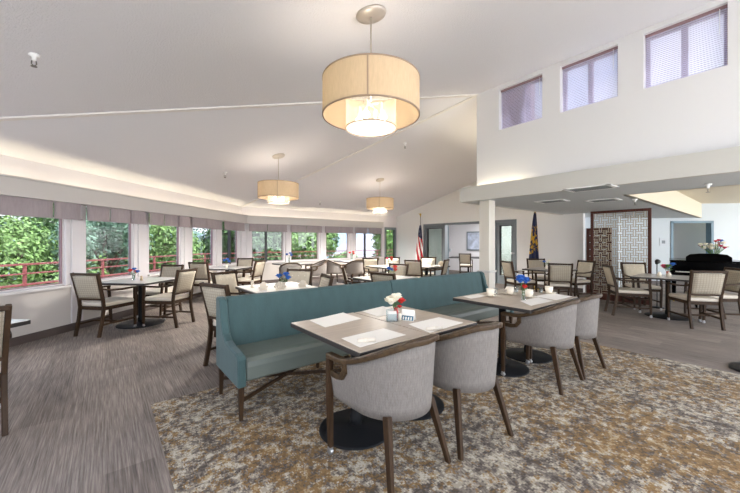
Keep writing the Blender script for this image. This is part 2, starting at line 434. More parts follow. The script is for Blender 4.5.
for a, b in ((251.5, 283.5), (291, 318.5), (326, 348.5), (356, 382.5)):
    Nw.append((s_of(a, NO, (1, 0)), s_of(b, NO, (1, 0))))
NDa, NDb = s_of(384.5, NO, (1, 0)), s_of(396.5, NO, (1, 0))
mb = MB(); fbox(mb, frN, 0, NDa, 0, .1, 0, SILL, 1); fbox(mb, frN, 0, LN, 0, .1, HEAD, EAVE, 0)
e = 0
for a, b in Nw + [(NDa, NDb), (LN, LN)]:
    if a - e > .01: fbox(mb, frN, e, a, 0, .1, SILL, HEAD, 0)
    e = b
fbox(mb, frN, NDb, LN, 0, .1, 0, SILL, 0)
struct(mb.build('wall_far', ['white_frame', 'wall_low']))
for k, (a, b) in enumerate(Nw): window(frN, a, b, SILL, HEAD, mull=s_of((266.5, 305, 337, 365.5)[k], NO, (1, 0)) if k in (0, 3) else None)
# pilasters that stand forward of the far wall between the windows
for k, (a, b) in enumerate(((244.5, 251), (284, 290.5), (319, 325.5), (349, 355.5))):
    mb = MB(); sa, sb = s_of(a, NO, (1, 0)), s_of(b, NO, (1, 0)); fbox(mb, frN, max(0.02, sa + .05), sb - .05, -.03, 0, .12, HEAD); struct(mb.build('trim_%d' % (10 + k), 'white_frame', bevel=.004))
for k, ((a, b), (c_, d_)) in enumerate(zip(Lw, Lw[1:] + [(LL - .1, LL)])):
    mb = MB(); mid = (b + c_) / 2; w_ = (c_ - b) * .28
    fbox(mb, frL, mid - w_, mid + w_, -.03, 0, .12, HEAD); struct(mb.build('trim_%d' % (20 + k), 'white_frame', bevel=.004))
# glazed door at the end of the window wall
def glazed_door(n, fr, s0, s1, z1, mt='grey_frame', kick=.28, st=.1, handle=None):
    mb = MB(); fbox(mb, fr, s0, s0 + st, .02, .1, 0, z1); fbox(mb, fr, s1 - st, s1, .02, .1, 0, z1)
    fbox(mb, fr, s0 + st, s1 - st, .02, .1, 0, kick); fbox(mb, fr, s0 + st, s1 - st, .02, .1, z1 - st, z1)
    o = struct(mb.build('door_%d' % n, mt, bevel=.004))
    g = MB(); fbox(g, fr, s0 + st, s1 - st, .055, .063, kick, z1 - st); g.build('glass_pane', 'door_glass', o)
    g = MB()
    for a, b, c_, d_ in ((s0 + st, s0 + st + .02, kick, z1 - st), (s1 - st - .02, s1 - st, kick, z1 - st), (s0 + st, s1 - st, z1 - st - .02, z1 - st)): fbox(g, fr, a, b, .01, .11, c_, d_)
    g.build('dark_bead', 'dark_metal', o)
    if handle:
        g = MB(); fbox(g, fr, handle - .015, handle + .015, -.04, .02, .98, 1.05); fbox(g, fr, handle - .015, handle + .11, -.05, -.035, 1.01, 1.035); g.build('handle', 'chrome', o)
    return o
glazed_door(1, frN, NDa, NDb, 2.02)
# far wall x = XF (with the doors), runs along -y seen from inside
frF = wall_frame((XF, YN), (0, -1))          # s = YN - y, outward +x
yF = lambda y: YN - y
dL0, dL1, dO0, dO1, dR1 = yF(9.1), yF(8.06), yF(8.0), yF(5.95), yF(5.2)
mb = MB()
def gable(mb, fr, s0, s1, z0):
    zt = lambda s: ceil_z(XF - .001, YN - s) + .02
    vs = [fr(s, o, z) for o in (0, .15) for s, z in ((s0, z0), (s1, z0), (s1, zt(s1)), (s0, zt(s0)))]
    mb.add(vs, [(0, 1, 2, 3), (4, 7, 6, 5), (0, 4, 5, 1), (1, 5, 6, 2), (2, 6, 7, 3), (3, 7, 4, 0)])
gable(mb, frF, 0, dL0, 0); gable(mb, frF, dL0, dR1, 2.08); gable(mb, frF, dR1, YN - PY_, 0)
fbox(mb, frF, YN - PY_, YN - 3.34, 0, .15, 0, 2.5)
struct(mb.build('wall_doors', 'tan_wall'))
mb = MB(); fbox(mb, frF, dL0, dR1, -.03, .16, 2.02, 2.1)
for s in (dL0, dL1, dO1, dR1 - .06): fbox(mb, frF, s, s + .06, -.03, .16, 0, 2.02)
struct(mb.build('trim_30', 'grey_frame', bevel=.003))
glazed_door(2, frF, dL0 + .06, dL1, 2.02)
glazed_door(3, frF, dO1 + .06, dR1 - .06, 2.02, handle=dR1 - .16)
# leaf of the double door standing open into the next room
mb = MB(); mb.bar((XF + .2, 8.02, 1.0), (XF + .95, 8.62, 1.0), .04, 1.98, up=(0, 0, 1)); o = struct(mb.build('door_4', 'blue_frame', bevel=.004))
MB().box((XF + .86, 8.42, .98), (XF + .91, 8.50, 1.1)).build('handle', 'chrome', o)
# side room behind the doors
mb = MB(); mb.box((13.3, 4.0, 0), (13.4, YN, 2.5)); mb.box((XF + .15, YN - .1, 0), (13.3, YN, 2.5)); mb.box((XF + .15, 4.0, 0), (13.3, 4.1, 2.5))
struct(mb.build('wall_side_room', 'wall'))
struct(MB().box((XF + .15, 4.0, 2.5), (13.4, YN, 2.55)).build('ceiling_side_room', 'wall'))
# clerestory wall x = XW: three windows
CW = [(.37, 1.135), (1.42, 2.175), (2.45, 3.22)]; CZ0, CZ1 = 3.43, 4.17
mb = MB(); x0, x1 = XW, XW + .2
mb.box((x0, -3.2, LOW + .02), (x1, PY_, CZ0)); mb.box((x0, -3.2, CZ1), (x1, PY_, RIDGE + .1))
e = -3.2
for a, b in CW + [(PY_, PY_)]: mb.box((x0, e, CZ0), (x1, a, CZ1)); e = b
struct(mb.build('wall_clerestory', 'wall'))
mb = MB(); mb.box((XW + .2, PY_ - .15, LOW + .02), (XF, PY_, RIDGE + .1)); struct(mb.build('wall_return', 'wall'))
for k, (a, b) in enumerate(CW):
    win_n[0] += 1
    mb = MB(); X0, X1 = XW + .13, XW + .19
    mb.box((X0, a, CZ0), (X1, a + .04, CZ1)); mb.box((X0, b - .04, CZ0), (X1, b, CZ1)); mb.box((X0, a, CZ0), (X1, b, CZ0 + .04)); mb.box((X0, a, CZ1 - .04), (X1, b, CZ1))
    mb.box((X0, (a + b) / 2 - .03, CZ0), (X1, (a + b) / 2 + .03, CZ1))
    w = struct(mb.build('window_%d' % win_n[0], 'mauve')); MB().box((X0 + .03, a + .04, CZ0 + .04), (X0 + .034, b - .04, CZ1 - .04)).build('glass_pane', 'glass', w)
    pos = ('over the piano side, nearest and largest', 'middle of the three', 'smallest, farthest towards the pillar')[k]
    bl = thing('window_blind', 'horizontal slat blind in the clerestory window, ' + pos, 'blind', (XW + .08, (a + b) / 2, CZ1), 0, 'clerestory blinds')
    mb = MB(); hw = (b - a) / 2 - .008; n = 27
    for j in range(n):
        z = -.045 - j * (CZ1 - CZ0 - .06) / n
        mb.bar((0, -hw, z), (0, hw, z), .019, .0016, up=(math.sin(R(52)), 0, math.cos(R(52))))
    mb.build('slats', 'slat', bl)
    MB().box((-.02, -hw, -.035), (.02, hw, 0)).build('head_rail', 'mauve' , bl)
    MB().tube([(-.025, -hw + .06, -.03), (-.025, -hw + .06, -.33)], .004).build('pull_cord', 'vent', bl)
struct(MB().box((6.05, 2.83, 3.1), (6.2, 3.5, 4.6)).build('wall_gable', 'siding'))
# low grey ceiling and its fascia
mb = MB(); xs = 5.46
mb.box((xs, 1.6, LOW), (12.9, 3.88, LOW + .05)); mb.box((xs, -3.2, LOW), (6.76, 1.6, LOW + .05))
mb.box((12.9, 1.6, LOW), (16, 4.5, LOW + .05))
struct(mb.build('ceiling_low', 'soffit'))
mb = MB(); mb.box((xs - .03, -3.2, LOW - .004), (xs + .04, 3.92, LOW + .27)); mb.box((xs + .04, 3.84, LOW - .01), (XF, 3.92, LOW + .27))
struct(mb.build('trim_31', 'fascia'))
struct(MB().box((6.7, 1.56, LOW), (18, 1.64, LOW + .5)).build('trim_32', 'beige_ceiling'))
struct(MB().box((6.72, -3.2, LOW), (6.78, 1.6, LOW + .5)).build('trim_33', 'beige_ceiling'))
struct(MB().box((6.7, -3.2, 2.62), (18, 1.64, 2.67)).build('ceiling_tray', 'beige_ceiling'))
# angled white wall beyond the piano with the doorway
WD = (1, -1); WO = (12.1, 4.5); frW = wall_frame(WO, WD)
sa, sb, sd0, sd1 = 0, 9, s_of(670.5, WO, WD), s_of(713, WO, WD)
mb = MB(); fbox(mb, frW, sa, sd0, 0, .15, 0, 2.7); fbox(mb, frW, sd1, sb, 0, .15, 0, 2.7); fbox(mb, frW, sd0, sd1, 0, .15, 2.05, 2.7)
struct(mb.build('wall_piano', 'cool_wall'))
mb = MB(); fbox(mb, frW, sd0, sd0 + .07, -.03, .17, 0, 2.05); fbox(mb, frW, sd1 - .07, sd1, -.03, .17, 0, 2.05); fbox(mb, frW, sd0, sd1, -.03, .17, 1.99, 2.06)
struct(mb.build('trim_34', 'blue_frame'))
mb = MB(); fbox(mb, frW, sd0 + .09, sd0 + .14, .18, 1.0, .02, 1.97); o = struct(mb.build('door_5', 'blue_frame', bevel=.003))
mb = MB(); fbox(mb, frW, sd0 + .14, sd0 + .2, .85, .9, .98, 1.03); mb.build('handle', 'chrome', o)
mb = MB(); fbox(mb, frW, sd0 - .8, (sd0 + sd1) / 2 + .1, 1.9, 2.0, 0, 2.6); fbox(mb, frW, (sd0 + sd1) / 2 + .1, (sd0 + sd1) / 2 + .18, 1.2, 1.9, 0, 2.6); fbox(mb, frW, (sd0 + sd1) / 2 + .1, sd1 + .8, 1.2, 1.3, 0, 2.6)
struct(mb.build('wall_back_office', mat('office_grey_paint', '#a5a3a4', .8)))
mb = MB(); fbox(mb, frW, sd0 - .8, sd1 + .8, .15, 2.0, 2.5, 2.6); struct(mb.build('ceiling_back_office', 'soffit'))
MBf = MB(); MBf.box((11.9, 3.0, 0), (12.3, 6, 2.5)); struct(MBf.build('wall_corridor', 'cool_wall'))
# baseboards
mb = MB(); fbox(mb, frL, 0, LL, -.015, 0, 0, .11); struct(mb.build('baseboard_left', 'baseboard'))
mb = MB(); fbox(mb, frN, 0, NDa, -.015, 0, 0, .11); struct(mb.build('baseboard_far', 'baseboard'))
mb = MB(); fbox(mb, frF, dR1, YN - 3.34, -.015, 0, 0, .11); fbox(mb, frF, 0, dL0, -.015, 0, 0, .11); struct(mb.build('baseboard_doors', 'baseboard'))
mb = MB(); fbox(mb, frW, 0, sd0, -.015, 0, 0, .11); fbox(mb, frW, sd1, sb, -.015, 0, 0, .11); struct(mb.build('baseboard_piano', 'baseboard'))
# window wall left of the picture: sill wall and header with open glazing
mb = MB(); mb.box((WX - .2, -3.2, 0), (WX, WY, SILL)); mb.box((WX - .2, -3.2, HEAD), (WX, WY, EAVE))
for y in (-3.2, -1.4, .4, 2.2, 4): mb.box((WX - .2, y, SILL), (WX, y + .25, HEAD))
struct(mb.build('wall_west', 'wall'))
# pillar with its rail collar
mb = MB(); pc = Vector((5.70, 3.50, 0)); h_ = .105
mb.box((pc.x - h_, pc.y - h_, 0), (pc.x + h_, pc.y + h_, LOW + .02)); pil = struct(mb.build('pillar', 'pillar_paint', bevel=.006))
mb = MB(); mb.box((pc.x - h_ - .025, pc.y - h_ - .025, .80), (pc.x + h_ + .025, pc.y + h_ + .025, .84)); mb.build('rail_collar', 'fascia', pil, bevel=.008)
# cove board (valance box) in front of both window walls
VO = .2
mb = MB(); fbox(mb, frL, -.1, LL - VO * .42, -VO - .03, -VO, 1.96, 2.21); fbox(mb, frL, -.1, LL, -VO, 0, 1.96, 1.98)
fbox(mb, frL, -.1, LL - VO * .42, -VO - .045, -VO + .01, 2.19, 2.215)
struct(mb.build('trim_40', 'board'))
sE = s_of(383, NO, (1, 0), -VO)
mb = MB(); fbox(mb, frN, VO * .42, sE, -VO - .03, -VO, 1.96, 2.21); fbox(mb, frN, 0, sE, -VO, 0, 1.96, 1.98); fbox(mb, frN, sE - .03, sE, -VO, 0, 1.96, 2.21)
fbox(mb, frN, VO * .42, sE, -VO - .045, -VO + .01, 2.19, 2.215)
struct(mb.build('trim_41', 'board'))

# fabric valances, one per bay, with pinch pleats
def valance(fr, s0, s1, seams, label):
    mid = (s0 + s1) / 2; p0 = fr(mid, -VO + .03, 1.96); d = (fr(1, 0, 0) - fr(0, 0, 0)); ang = math.atan2(d.y, d.x)
    o = bpy.data.objects.new('window_valance', None); COL.objects.link(o); o.location = p0; o.rotation_euler = (0, 0, ang)
    tag(o, label, 'valance', 'linen valances under the cove board')
    mb = MB(); edges = [s0] + sorted(seams) + [s1]
    for a, b in zip(edges, edges[1:]):
        n = max(3, int((b - a) / .08)); vs = []
        for i in range(n + 1):
            s = a + .012 + (b - a - .024) * i / n - mid; w_ = .006 * math.sin(i * 2.1)
            edge = -.012 if i in (0, n) else 0
            vs += [(s, -w_ - edge, 0), (s, -w_ * 1.3 - edge, -.12), (s, -w_ * 1.6 - edge, -.245)]
        fs = [(3 * i + j, 3 * i + 3 + j, 3 * i + 4 + j, 3 * i + 1 + j) for i in range(n) for j in range(2)]
        mb.add(vs, fs, 0, True)
        vs2 = [(x, y + .02, z) for x, y, z in vs]; mb.add(vs2, [f[::-1] for f in fs], 0, True)
    mb.build('linen_panel', 'shade_fabric', o)
    MB().box((s0 - mid, -.004, -.245), (s1 - mid, .016, -.232)).build('hem_bar', 'shade_fabric', o)
sv = lambda px: s_of(px, LO, LD, -VO)
valance(frL, 1.2, sv(84.5), [sv(-60), sv(24), sv(57)], 'long pleated linen valance over the large window at the left frame edge')
valance(frL, sv(89.5), sv(148), [sv(113), sv(133.5)], 'linen valance over the window behind the left table, beside the long one')
valance(frL, sv(152), sv(192), [sv(167), sv(181)], 'linen valance over the middle window of the left wall')
valance(frL, sv(194), sv(224), [sv(208)], 'linen valance over the narrow fourth window of the left wall')
valance(frL, sv(226), sv(246), [sv(236)], 'narrow linen valance next to the corner, left wall side')
nv = lambda px: s_of(px, NO, (1, 0), -VO)
valance(frN, nv(249.5), nv(288), [nv(268)], 'linen valance over first far window, next to the corner')
valance(frN, nv(291), nv(323), [nv(307)], 'linen valance over second far window, with blue flowers below')
valance(frN, nv(325.5), nv(354), [nv(340)], 'linen valance over third far window, with red flowers below')
valance(frN, nv(356), nv(382.5), [nv(369)], 'linen valance over last far window, next to the glazed door')

# ------------------------------------------------------------------ outside
struct(MB().box((-60, -60, -4.3), (90, 90, -4.2)).build('ground', 'ground'))
mb = MB(); fbox(mb, frL, -2, LL + 1.2, .2, 1.9, -.2, -.05); fbox(mb, frN, -1, LN + 3, .2, 1.9, -.2, -.05)
struct(mb.build('deck', 'deck'))
def railing(fr, s0, s1, label):
    o = tag(bpy.data.objects.new('deck_railing', None), label, 'railing', 'red railings of the deck outside'); COL.objects.link(o); p0 = fr(s0, 1.7, -.05); o.location = p0
    L = lambda s, of, z: fr(s, of, z) - p0
    for z, h in ((.97, .032), (.8, .022), (.60, .035)):
        mb = MB(); fb = MB(); vs = []
        fbox(mb, lambda s, of, zz: L(s, of, zz), s0, s1, 1.68, 1.74, z - h / 2, z + h / 2); mb.build('rail', 'rail', o)
    s = s0
    while s < s1:
        mb = MB(); fbox(mb, lambda s_, of, zz: L(s_, of, zz), s - .02, s + .02, 1.69, 1.73, -.05, .97); mb.build('post', 'rail', o); s += 1.55
railing(frL, -2, LL + .7, 'red painted deck railing outside the left window wall')
railing(frN, -.7, LN + 2.5, 'red painted deck railing outside the far window wall')
def foliage(c, rx, rz, n, size, seed):
    g = random.Random(seed); mb = MB()
    lumps = []
    for k in range(9):
        a = g.uniform(0, 6.28); rr = g.uniform(.2, .62); lumps.append((Vector((c[0] + rx * rr * math.cos(a), c[1] + rx * rr * math.sin(a), c[2] + rz * g.uniform(-.55, .6))), g.uniform(.35, .55)))
    vs, fs = [], []
    for k in range(n):
        lc, lr = lumps[k % 9]
        while True:
            d = Vector((g.gauss(0, 1), g.gauss(0, 1), g.gauss(0, 1)))
            if d.length > .1: break
        d.normalize(); r = g.uniform(.6, 1.05)
        p = lc + Vector((d.x * rx * lr * r, d.y * rx * lr * r, d.z * rz * lr * r))
        nrm = (d + Vector((g.uniform(-.8, .8), g.uniform(-.8, .8), g.uniform(-.4, .9)))).normalized()
        x = nrm.orthogonal().normalized(); x = Matrix.Rotation(g.uniform(0, 6.28), 3, nrm) @ x; y = nrm.cross(x); s = size * .8 * g.uniform(.6, 1.3)
        o = len(vs); vs += [p - x * s, p - y * s * .45, p + x * s, p + y * s * .45]; fs.append((o, o + 1, o + 2, o + 3))
    mb.add(vs, fs, 0, False); return mb
def tree(x, y, zc, rx, rz, leaf, label, n=5200, size=.11, seed=1):
    o = thing('tree', label, 'tree', (x, y, -4.2), 0, 'trees outside the windows')
    foliage((0, 0, zc + 4.2), rx, rz, int(n * 1.5), size, seed).build('foliage', leaf, o)
    mb = MB(); g = random.Random(seed + 50); mb.tube([(0, 0, -.05), (.05, .05, (zc + 4.2) * .5), (0, 0, zc + 4.2 + rz * .4)], [.2, .15, .05], 8)
    for k in range(6):
        a = g.uniform(0, 6.28); z0 = (zc + 4.2) * g.uniform(.5, .95); mb.tube([(0, 0, z0), (math.cos(a) * rx * .3, math.sin(a) * rx * .3, z0 + rz * .25), (math.cos(a) * rx * .6, math.sin(a) * rx * .6, z0 + rz * .4)], [.08, .05, .02], 6)
    mb.build('trunk', 'bark', o)
def tp(px, Y): a, b = ray(px); return a * Y, b * Y
trees = [(-70, 9.5, .6, 2.5, 2.6, 'leaf', 'bright green tree filling the left end of the large left window', 9000, .1),
         (20, 10.5, .4, 2.6, 2.6, 'leaf', 'bright green leafy tree behind the rail of the large left window', 9000, .1),
         (62, 14, 1.2, 2.6, 2.8, 'leaf_dark', 'darker tree at the right edge of the large left window', 7000, .12),
         (105, 12, .6, 1.7, 3.0, 'leaf_blue', 'blue green tree in the window behind the left table', 6500, .1),
         (128, 17, 1.0, 2.3, 3.3, 'leaf_dark', 'tall dark tree at right of the window behind the left table', 6500, .13),
         (165, 15, .4, 2.2, 2.6, 'leaf', 'light green tree in the middle left wall window', 6500, .12),
         (203, 20, -.2, 1.9, 2.6, 'leaf_blue', 'soft green low tree in the fourth left wall window', 6000, .14),
         (230, 19, 1.0, 1.6, 2.9, 'leaf_dark', 'dark tree split by the dark mullion beside the corner', 6000, .14),
         (258, 19, .9, 1.9, 3.0, 'leaf_dark', 'olive dark tree left in the first far window', 6500, .14),
         (277, 22, .9, 1.8, 3.0, 'leaf_dark', 'dark tree right in the first far window', 6500, .15),
         (300, 21, -.1, 1.9, 2.1, 'leaf', 'rounded bright tree low in the second far window', 6500, .14),
         (316, 21, .2, 1.5, 2.3, 'leaf', 'pale green tree right in the second far window', 5500, .15),
         (333, 18, -.6, 1.5, 1.8, 'leaf', 'bright bush left of the grey roof in the third far window', 5500, .15),
         (394, 20, .8, 1.6, 3.0, 'leaf', 'green tree seen through the narrow glazed door', 5500, .15)]
for k, (px, Y, zc, rx, rz, lf, lab, n, sz) in enumerate(trees):
    x, y = tp(px, Y); tree(x, y, zc, rx, rz, lf, lab, n, sz, 11 + k)
# distant hills
g = random.Random(3); vs = []; n = 90
for i in range(n + 1):
    a = -.6 + 2.2 * i / n; hh = 7 + 3.2 * math.sin(a * 5.1 + 1) + 1.6 * math.sin(a * 13) + g.uniform(0, .6)
    d = Vector((math.sin(a - .5), math.cos(a - .5), 0))
    vs += [d * 70 + Vector((0, 0, -4.2)), d * 85 + Vector((0, 0, -2 + hh * .5)), d * 100 + Vector((0, 0, hh - 1))]
mb = MB(); mb.add(vs, [(3 * i + j, 3 * i + 3 + j, 3 * i + 4 + j, 3 * i + 1 + j) for i in range(n) for j in range(2)], 0, True)
struct(mb.build('hills', 'hill'))
# neighbour house with the grey roof
x, y = tp(368, 33); hs = thing('neighbour_house', 'low house with a broad pale grey roof beyond the far railing', 'house', (x, y, -4.2), 20)
MB().box((-3.4, -3, 0), (4.5, 3, 4.2)).build('house_wall', 'siding', hs)
mb = MB(); mb.add([(-4.0, -3.6, 4.15), (5, -3.6, 4.15), (5, 3.6, 4.15), (-4.0, 3.6, 4.15), (-.6, -.2, 6.3), (2.2, -.2, 6.3), (2.2, .2, 6.3), (-.6, .2, 6.3)], [(0, 1, 5, 4), (1, 2, 6, 5), (2, 3, 7, 6), (3, 0, 4, 7), (4, 5, 6, 7), (3, 2, 1, 0)])
rf = mb.build('roof', 'roof', hs); MB().box((1.2, -1.9, 5.0), (1.7, -1.5, 6.1)).build('roof_vent', 'grey_frame', rf)
for xx in (-2.2, .4, 2.8): MB().box((xx - .5, -3.05, 2.0), (xx + .5, -2.98, 3.2)).build('house_window', 'white_frame', hs)

# ------------------------------------------------------------------ furniture kinds
def caster(root_leg, x, y):
    mb = MB(); mb.tube([(x - .012, y, .022), (x + .012, y, .022)], .021, 12); mb.box((x - .016, y - .009, .02), (x + .016, y + .012, .056)); mb.build('caster', 'chrome', root_leg, bevel=.002)
def make_dining(label, tuft=False):
    t = thing('dining_chair', label, 'chair', group='dining armchairs')
    # seat
    m = MB(); m.prism([(-.255, .27), (.255, .27), (.225, -.235), (-.225, -.235)], lambda p, q, z: (p, q, z), .425, .485); m.build('seat', 'seat_fab', t, bevel=.022)
    m = MB(); m.prism([(-.25, .265), (.25, .265), (.22, -.24), (-.22, -.24)], lambda p, q, z: (p, q, z), .375, .427); m.build('seat_frame', 'wood', t, bevel=.004)
    # back
    zb, zt, yb, yt = .53, .93, -.262, -.345
    m = MB(); n = 6
    vs = []
    for side, off in ((1, .026), (-1, -.018)):
        for i in range(n + 1):
            zz = zb + .02 + (zt - .045 - zb - .02) * i / n; yy = yb + (yt - yb) * i / n
            for j in range(n + 1):
                xx = (-.2 + .4 * j / n) * (1 + .04 * i / n); bulge = .018 * math.sin(math.pi * i / n) * math.sin(math.pi * j / n) * side
                vs.append((xx, yy + off + bulge, zz))
    k1 = (n + 1) ** 2; fs = []
    for s_ in (0, k1):
        for i in range(n):
            for j in range(n):
                q = s_ + i * (n + 1) + j; f = (q, q + 1, q + n + 2, q + n + 1); fs.append(f if s_ else f[::-1])
    for i in range(n):
        for a, b in ((i * (n + 1), (i + 1) * (n + 1)), (i * (n + 1) + n, (i + 1) * (n + 1) + n), (i, i + 1), (n * (n + 1) + i, n * (n + 1) + i + 1)): fs.append((a, b, b + k1, a + k1))
    m.add(vs, fs, 0, True); bp = m.build('back_cushion', 'plain' if tuft else 'plaid', t, fix=True)
    if tuft:
        m = MB()
        for i in range(3):
            for j in range(3): m.ball((-.12 + .12 * i, -.255 - .02 * j, .62 + .1 * j), .009, 0, 6)
        m.build('tufting_buttons', 'napkin', bp)
    m = MB()
    m.sweep([(-.222, -.262, zb + .01), (.222, -.262, zb + .01)], .04, .032); m.build('lower_rail', 'wood', t, bevel=.004)
    m = MB(); m.sweep([(-.235, yt - .004, zt - .02), (.235, yt - .004, zt - .02)], .042, .036); m.build('top_rail', 'wood', t, bevel=.006)
    for s in (-1, 1):
        m = MB(); m.sweep([(s * .215, -.315, 0), (s * .217, -.262, .26), (s * .218, -.245, .42), (s * .22, -.262, .55), (s * .226, -.31, .76), (s * .232, yt - .005, zt)], .034, .044, up=(0, 1, 0))
        m.build('leg', 'wood', t, bevel=.004)
        m = MB(); m.bar((s * .24, .262, .05), (s * .252, .25, .42), .03, .03, .04, .042); m.bar((s * .252, .25, .42), (s * .26, .235, .65), .038, .04, .03, .036)
        lg = m.build('leg', 'wood', t, bevel=.004); caster(lg, s * .24, .262)
        m = MB(); m.sweep([(s * .262, .262, .655), (s * .268, .18, .662), (s * .262, .0, .655), (s * .245, -.18, .668), (s * .232, -.3, .70)], .042, .026); m.build('arm', 'wood', t, bevel=.006)
        m = MB(); m.bar((s * .218, -.277, .17), (s * .242, .258, .17), .02, .028, up=(0, 0, 1)); m.build('side_stretcher', 'wood', t, bevel=.002)
    m = MB(); m.bar((-.228, -.02, .17), (.228, -.02, .17), .02, .028, up=(0, 0, 1)); m.build('cross_stretcher', 'wood', t, bevel=.002)
    return t
def make_barrel(label, group):
    t = thing('barrel_chair', label, 'chair', group=group)
    # plan curve from the left arm front round the back to the right arm front
    pl = []
    for k in range(7): pl.append((-.277, .30 - .27 * k / 6, k / 6 * .27))
    for k in range(1, 18): a = math.pi * k / 18; pl.append((-.277 * math.cos(a), .03 - .305 * math.sin(a), .27 + .94 * k / 18))
    for k in range(7): pl.append((.277, .03 + .27 * k / 6, 1.21 + .27 * k / 6))
    n = len(pl)
    def ztop(y):
        z = .647 + .165 * max(0, min(1, (.15 - y) / .41)) ** 1.3
        return z
    def fab(y):
        z = ztop(y) - .014; return z if y < .13 else (z - (.105 if y > .17 else .105 * (y - .13) / .04))
    m = MB(); rows = 6; vs = []; uv = {}
    for lay, off in ((0, 0), (1, .045)):
        for i, (x, y, u) in enumerate(pl):
            zt = fab(y); cx, cy = 0, .05; d = Vector((x - cx, y - cy if y < .03 else 0)); L = d.length or 1
            for r in range(rows + 1):
                f = r / rows; z = .375 + (zt - .375) * f
                if y < -.05: z = z
                k = .90 + .10 * f ** .8; px, py = x * k, (y * k if y < .03 else y - (1 - k) * .03 * 0)
                ix = px - d.x / L * off; iy = py - (d.y / L * off)
                uv[len(vs)] = (u, z); vs.append((ix, iy, z))
    W = rows + 1; N = n * W; fs = []
    for i in range(n - 1):
        for r in range(rows):
            a = i * W + r; fs.append((a, a + 1, a + W + 1, a + W)); fs.append((N + a, N + a + W, N + a + W + 1, N + a + 1))
        a = i * W + rows; fs.append((a, N + a, N + a + W, a + W)); a = i * W; fs.append((a, a + W, N + a + W, N + a))
    for i in (0, n - 1):
        for r in range(rows): a = i * W + r; fs.append((a, N + a, N + a + 1, a + 1))
    m.add(vs, fs, 0, True); m.uv = uv; m.build('upholstered_shell', 'herring', t, fix=True)
    # polished wood rail round the top
    m = MB(); pts = [(x, y, ztop(y) + .004) for x, y, u in pl]; m.sweep(pts, .05, .034, smooth=False); m.build('wood_rail', 'wood_grey', t, bevel=.008)
    for s in (-1, 1):
        m = MB(); m.sweep([(s * .272, .30, .545), (s * .274, .21, .54), (s * .277, .155, .553), (s * .277, .125, .59), (s * .277, .125, .65)], .04, .022, up=(1, 0, 0)); m.build('handle_loop', 'wood_grey', t, bevel=.004)
        m = MB(); m.bar((s * .262, .30, .05), (s * .272, .295, .38), .03, .03, .036, .04); m.bar((s * .272, .295, .38), (s * .277, .29, .66), .036, .04, .034, .04)
        lg = m.build('leg', 'wood', t, bevel=.004); caster(lg, s * .262, .30)
        m = MB(); m.bar((s * .25, -.25, 0), (s * .185, -.15, .40), .026, .03, .036, .046, up=(0, 1, 0)); m.build('leg', 'wood', t, bevel=.004)
    # seat
    m = MB(); sp = [(-.235, .29), (.235, .29)] + [(.225 * math.cos(a), .0 - .24 * math.sin(a)) for a in [math.pi * k / 10 for k in range(11)]]
    m.prism(sp, lambda p, q, z: (p, q, z), .40, .475); m.build('seat', 'herring', t, bevel=.02)
    return t
def make_table(name, label, w=.6, d=.9, z=.74, group=None, rot=0, cat='table', loc=(0, 0, 0), top='top', rr=.27):
    t = thing(name, label, cat, loc, rot, group)
    tt = MB().box((-w / 2, -d / 2, z - .022), (w / 2, d / 2, z)).build('table_top', top, t, bevel=.003)
    mb = MB(); e = .012
    mb.box((-w / 2 - .003, -d / 2 - .003, z - .036), (w / 2 + .003, d / 2 + .003, z - .004)); mb.build('edge_band', 'edge', tt, bevel=.003)
    MB().lathe([(.045, .02), (.045, .10), (.038, .12), (.038, z - .07), (.05, z - .034)], n=20).build('column', 'iron', t)
    MB().lathe([(rr, 0), (rr, .01), (rr - .015, .018), (.08, .03), (.05, .045)], n=40).build('base_plate', 'iron', t)
    MB().box((-w * .32, -.03, z - .05), (w * .32, .03, z - .034)).box((-.03, -d * .32, z - .05), (.03, d * .32, z - .034)).build('top_bracket', 'iron', t)
    return t

# --- banquette (two units) -------------------------------------------------
def bench(label, x0, x1, arm):
    t = thing('banquette', label, 'bench', (x0, 2.58, 0), 0, 'teal banquette units'); L = x1 - x0
    la, ra = (.07 if arm == 'left' else 0), (.07 if arm == 'right' else 0)
    m = MB(); prof = [(.42, .27), (.60, .27), (.605, .60), (.61, .85), (.595, .878), (.56, .885), (.53, .875), (.515, .85), (.47, .60), (.44, .44)]
    m.prism(prof, lambda p, q, x: (x, p, q), la, L - ra); m.build('backrest', 'teal', t, bevel=.012)
    m = MB(); prof = [(.0, .30), (.0, .40), (.012, .44), (.045, .462), (.10, .468), (.30, .462), (.45, .455), (.45, .28), (.04, .28)]
    m.prism(prof, lambda p, q, x: (x, p, q), la + .003, L - ra - .003); m.build('seat', 'vinyl', t, bevel=.012)
    for side, on in (('l', arm == 'left'), ('r', arm == 'right')):
        if not on: continue
        a, b = (0, .068) if side == 'l' else (L - .068, L)
        prof = [(-.02, .26), (-.02, .475), (-.005, .50), (.05, .515), (.2, .525), (.32, .545), (.39, .59), (.44, .68), (.47, .80), (.49, .865), (.53, .885), (.61, .885), (.62, .86), (.61, .26)]
        m = MB(); m.prism(prof, lambda p, q, x: (x, p, q), a, b); m.build('armrest', 'teal', t, bevel=.016)
    xs_ = [.035, L / 2 , L - .035]
    for x in xs_:
        for y in (.015, .56):
            m = MB(); m.bar((x, y + (.0 if y < .1 else .02), 0), (x, y, .28), .026, .026, .044, .044); m.build('leg', 'wood', t, bevel=.003)
    for a, b in zip(xs_, xs_[1:]):
        for y0, y1 in ((.015, .57), (.57, .015)):
            m = MB(); m.bar((a, y0, .15), (b, y1, .15), .018, .028, up=(0, 0, 1)); m.build('cross_rail', 'wood', t, bevel=.002)
bench('teal velvet banquette unit with the left armrest, nearest the camera', .78, 2.84, 'left')
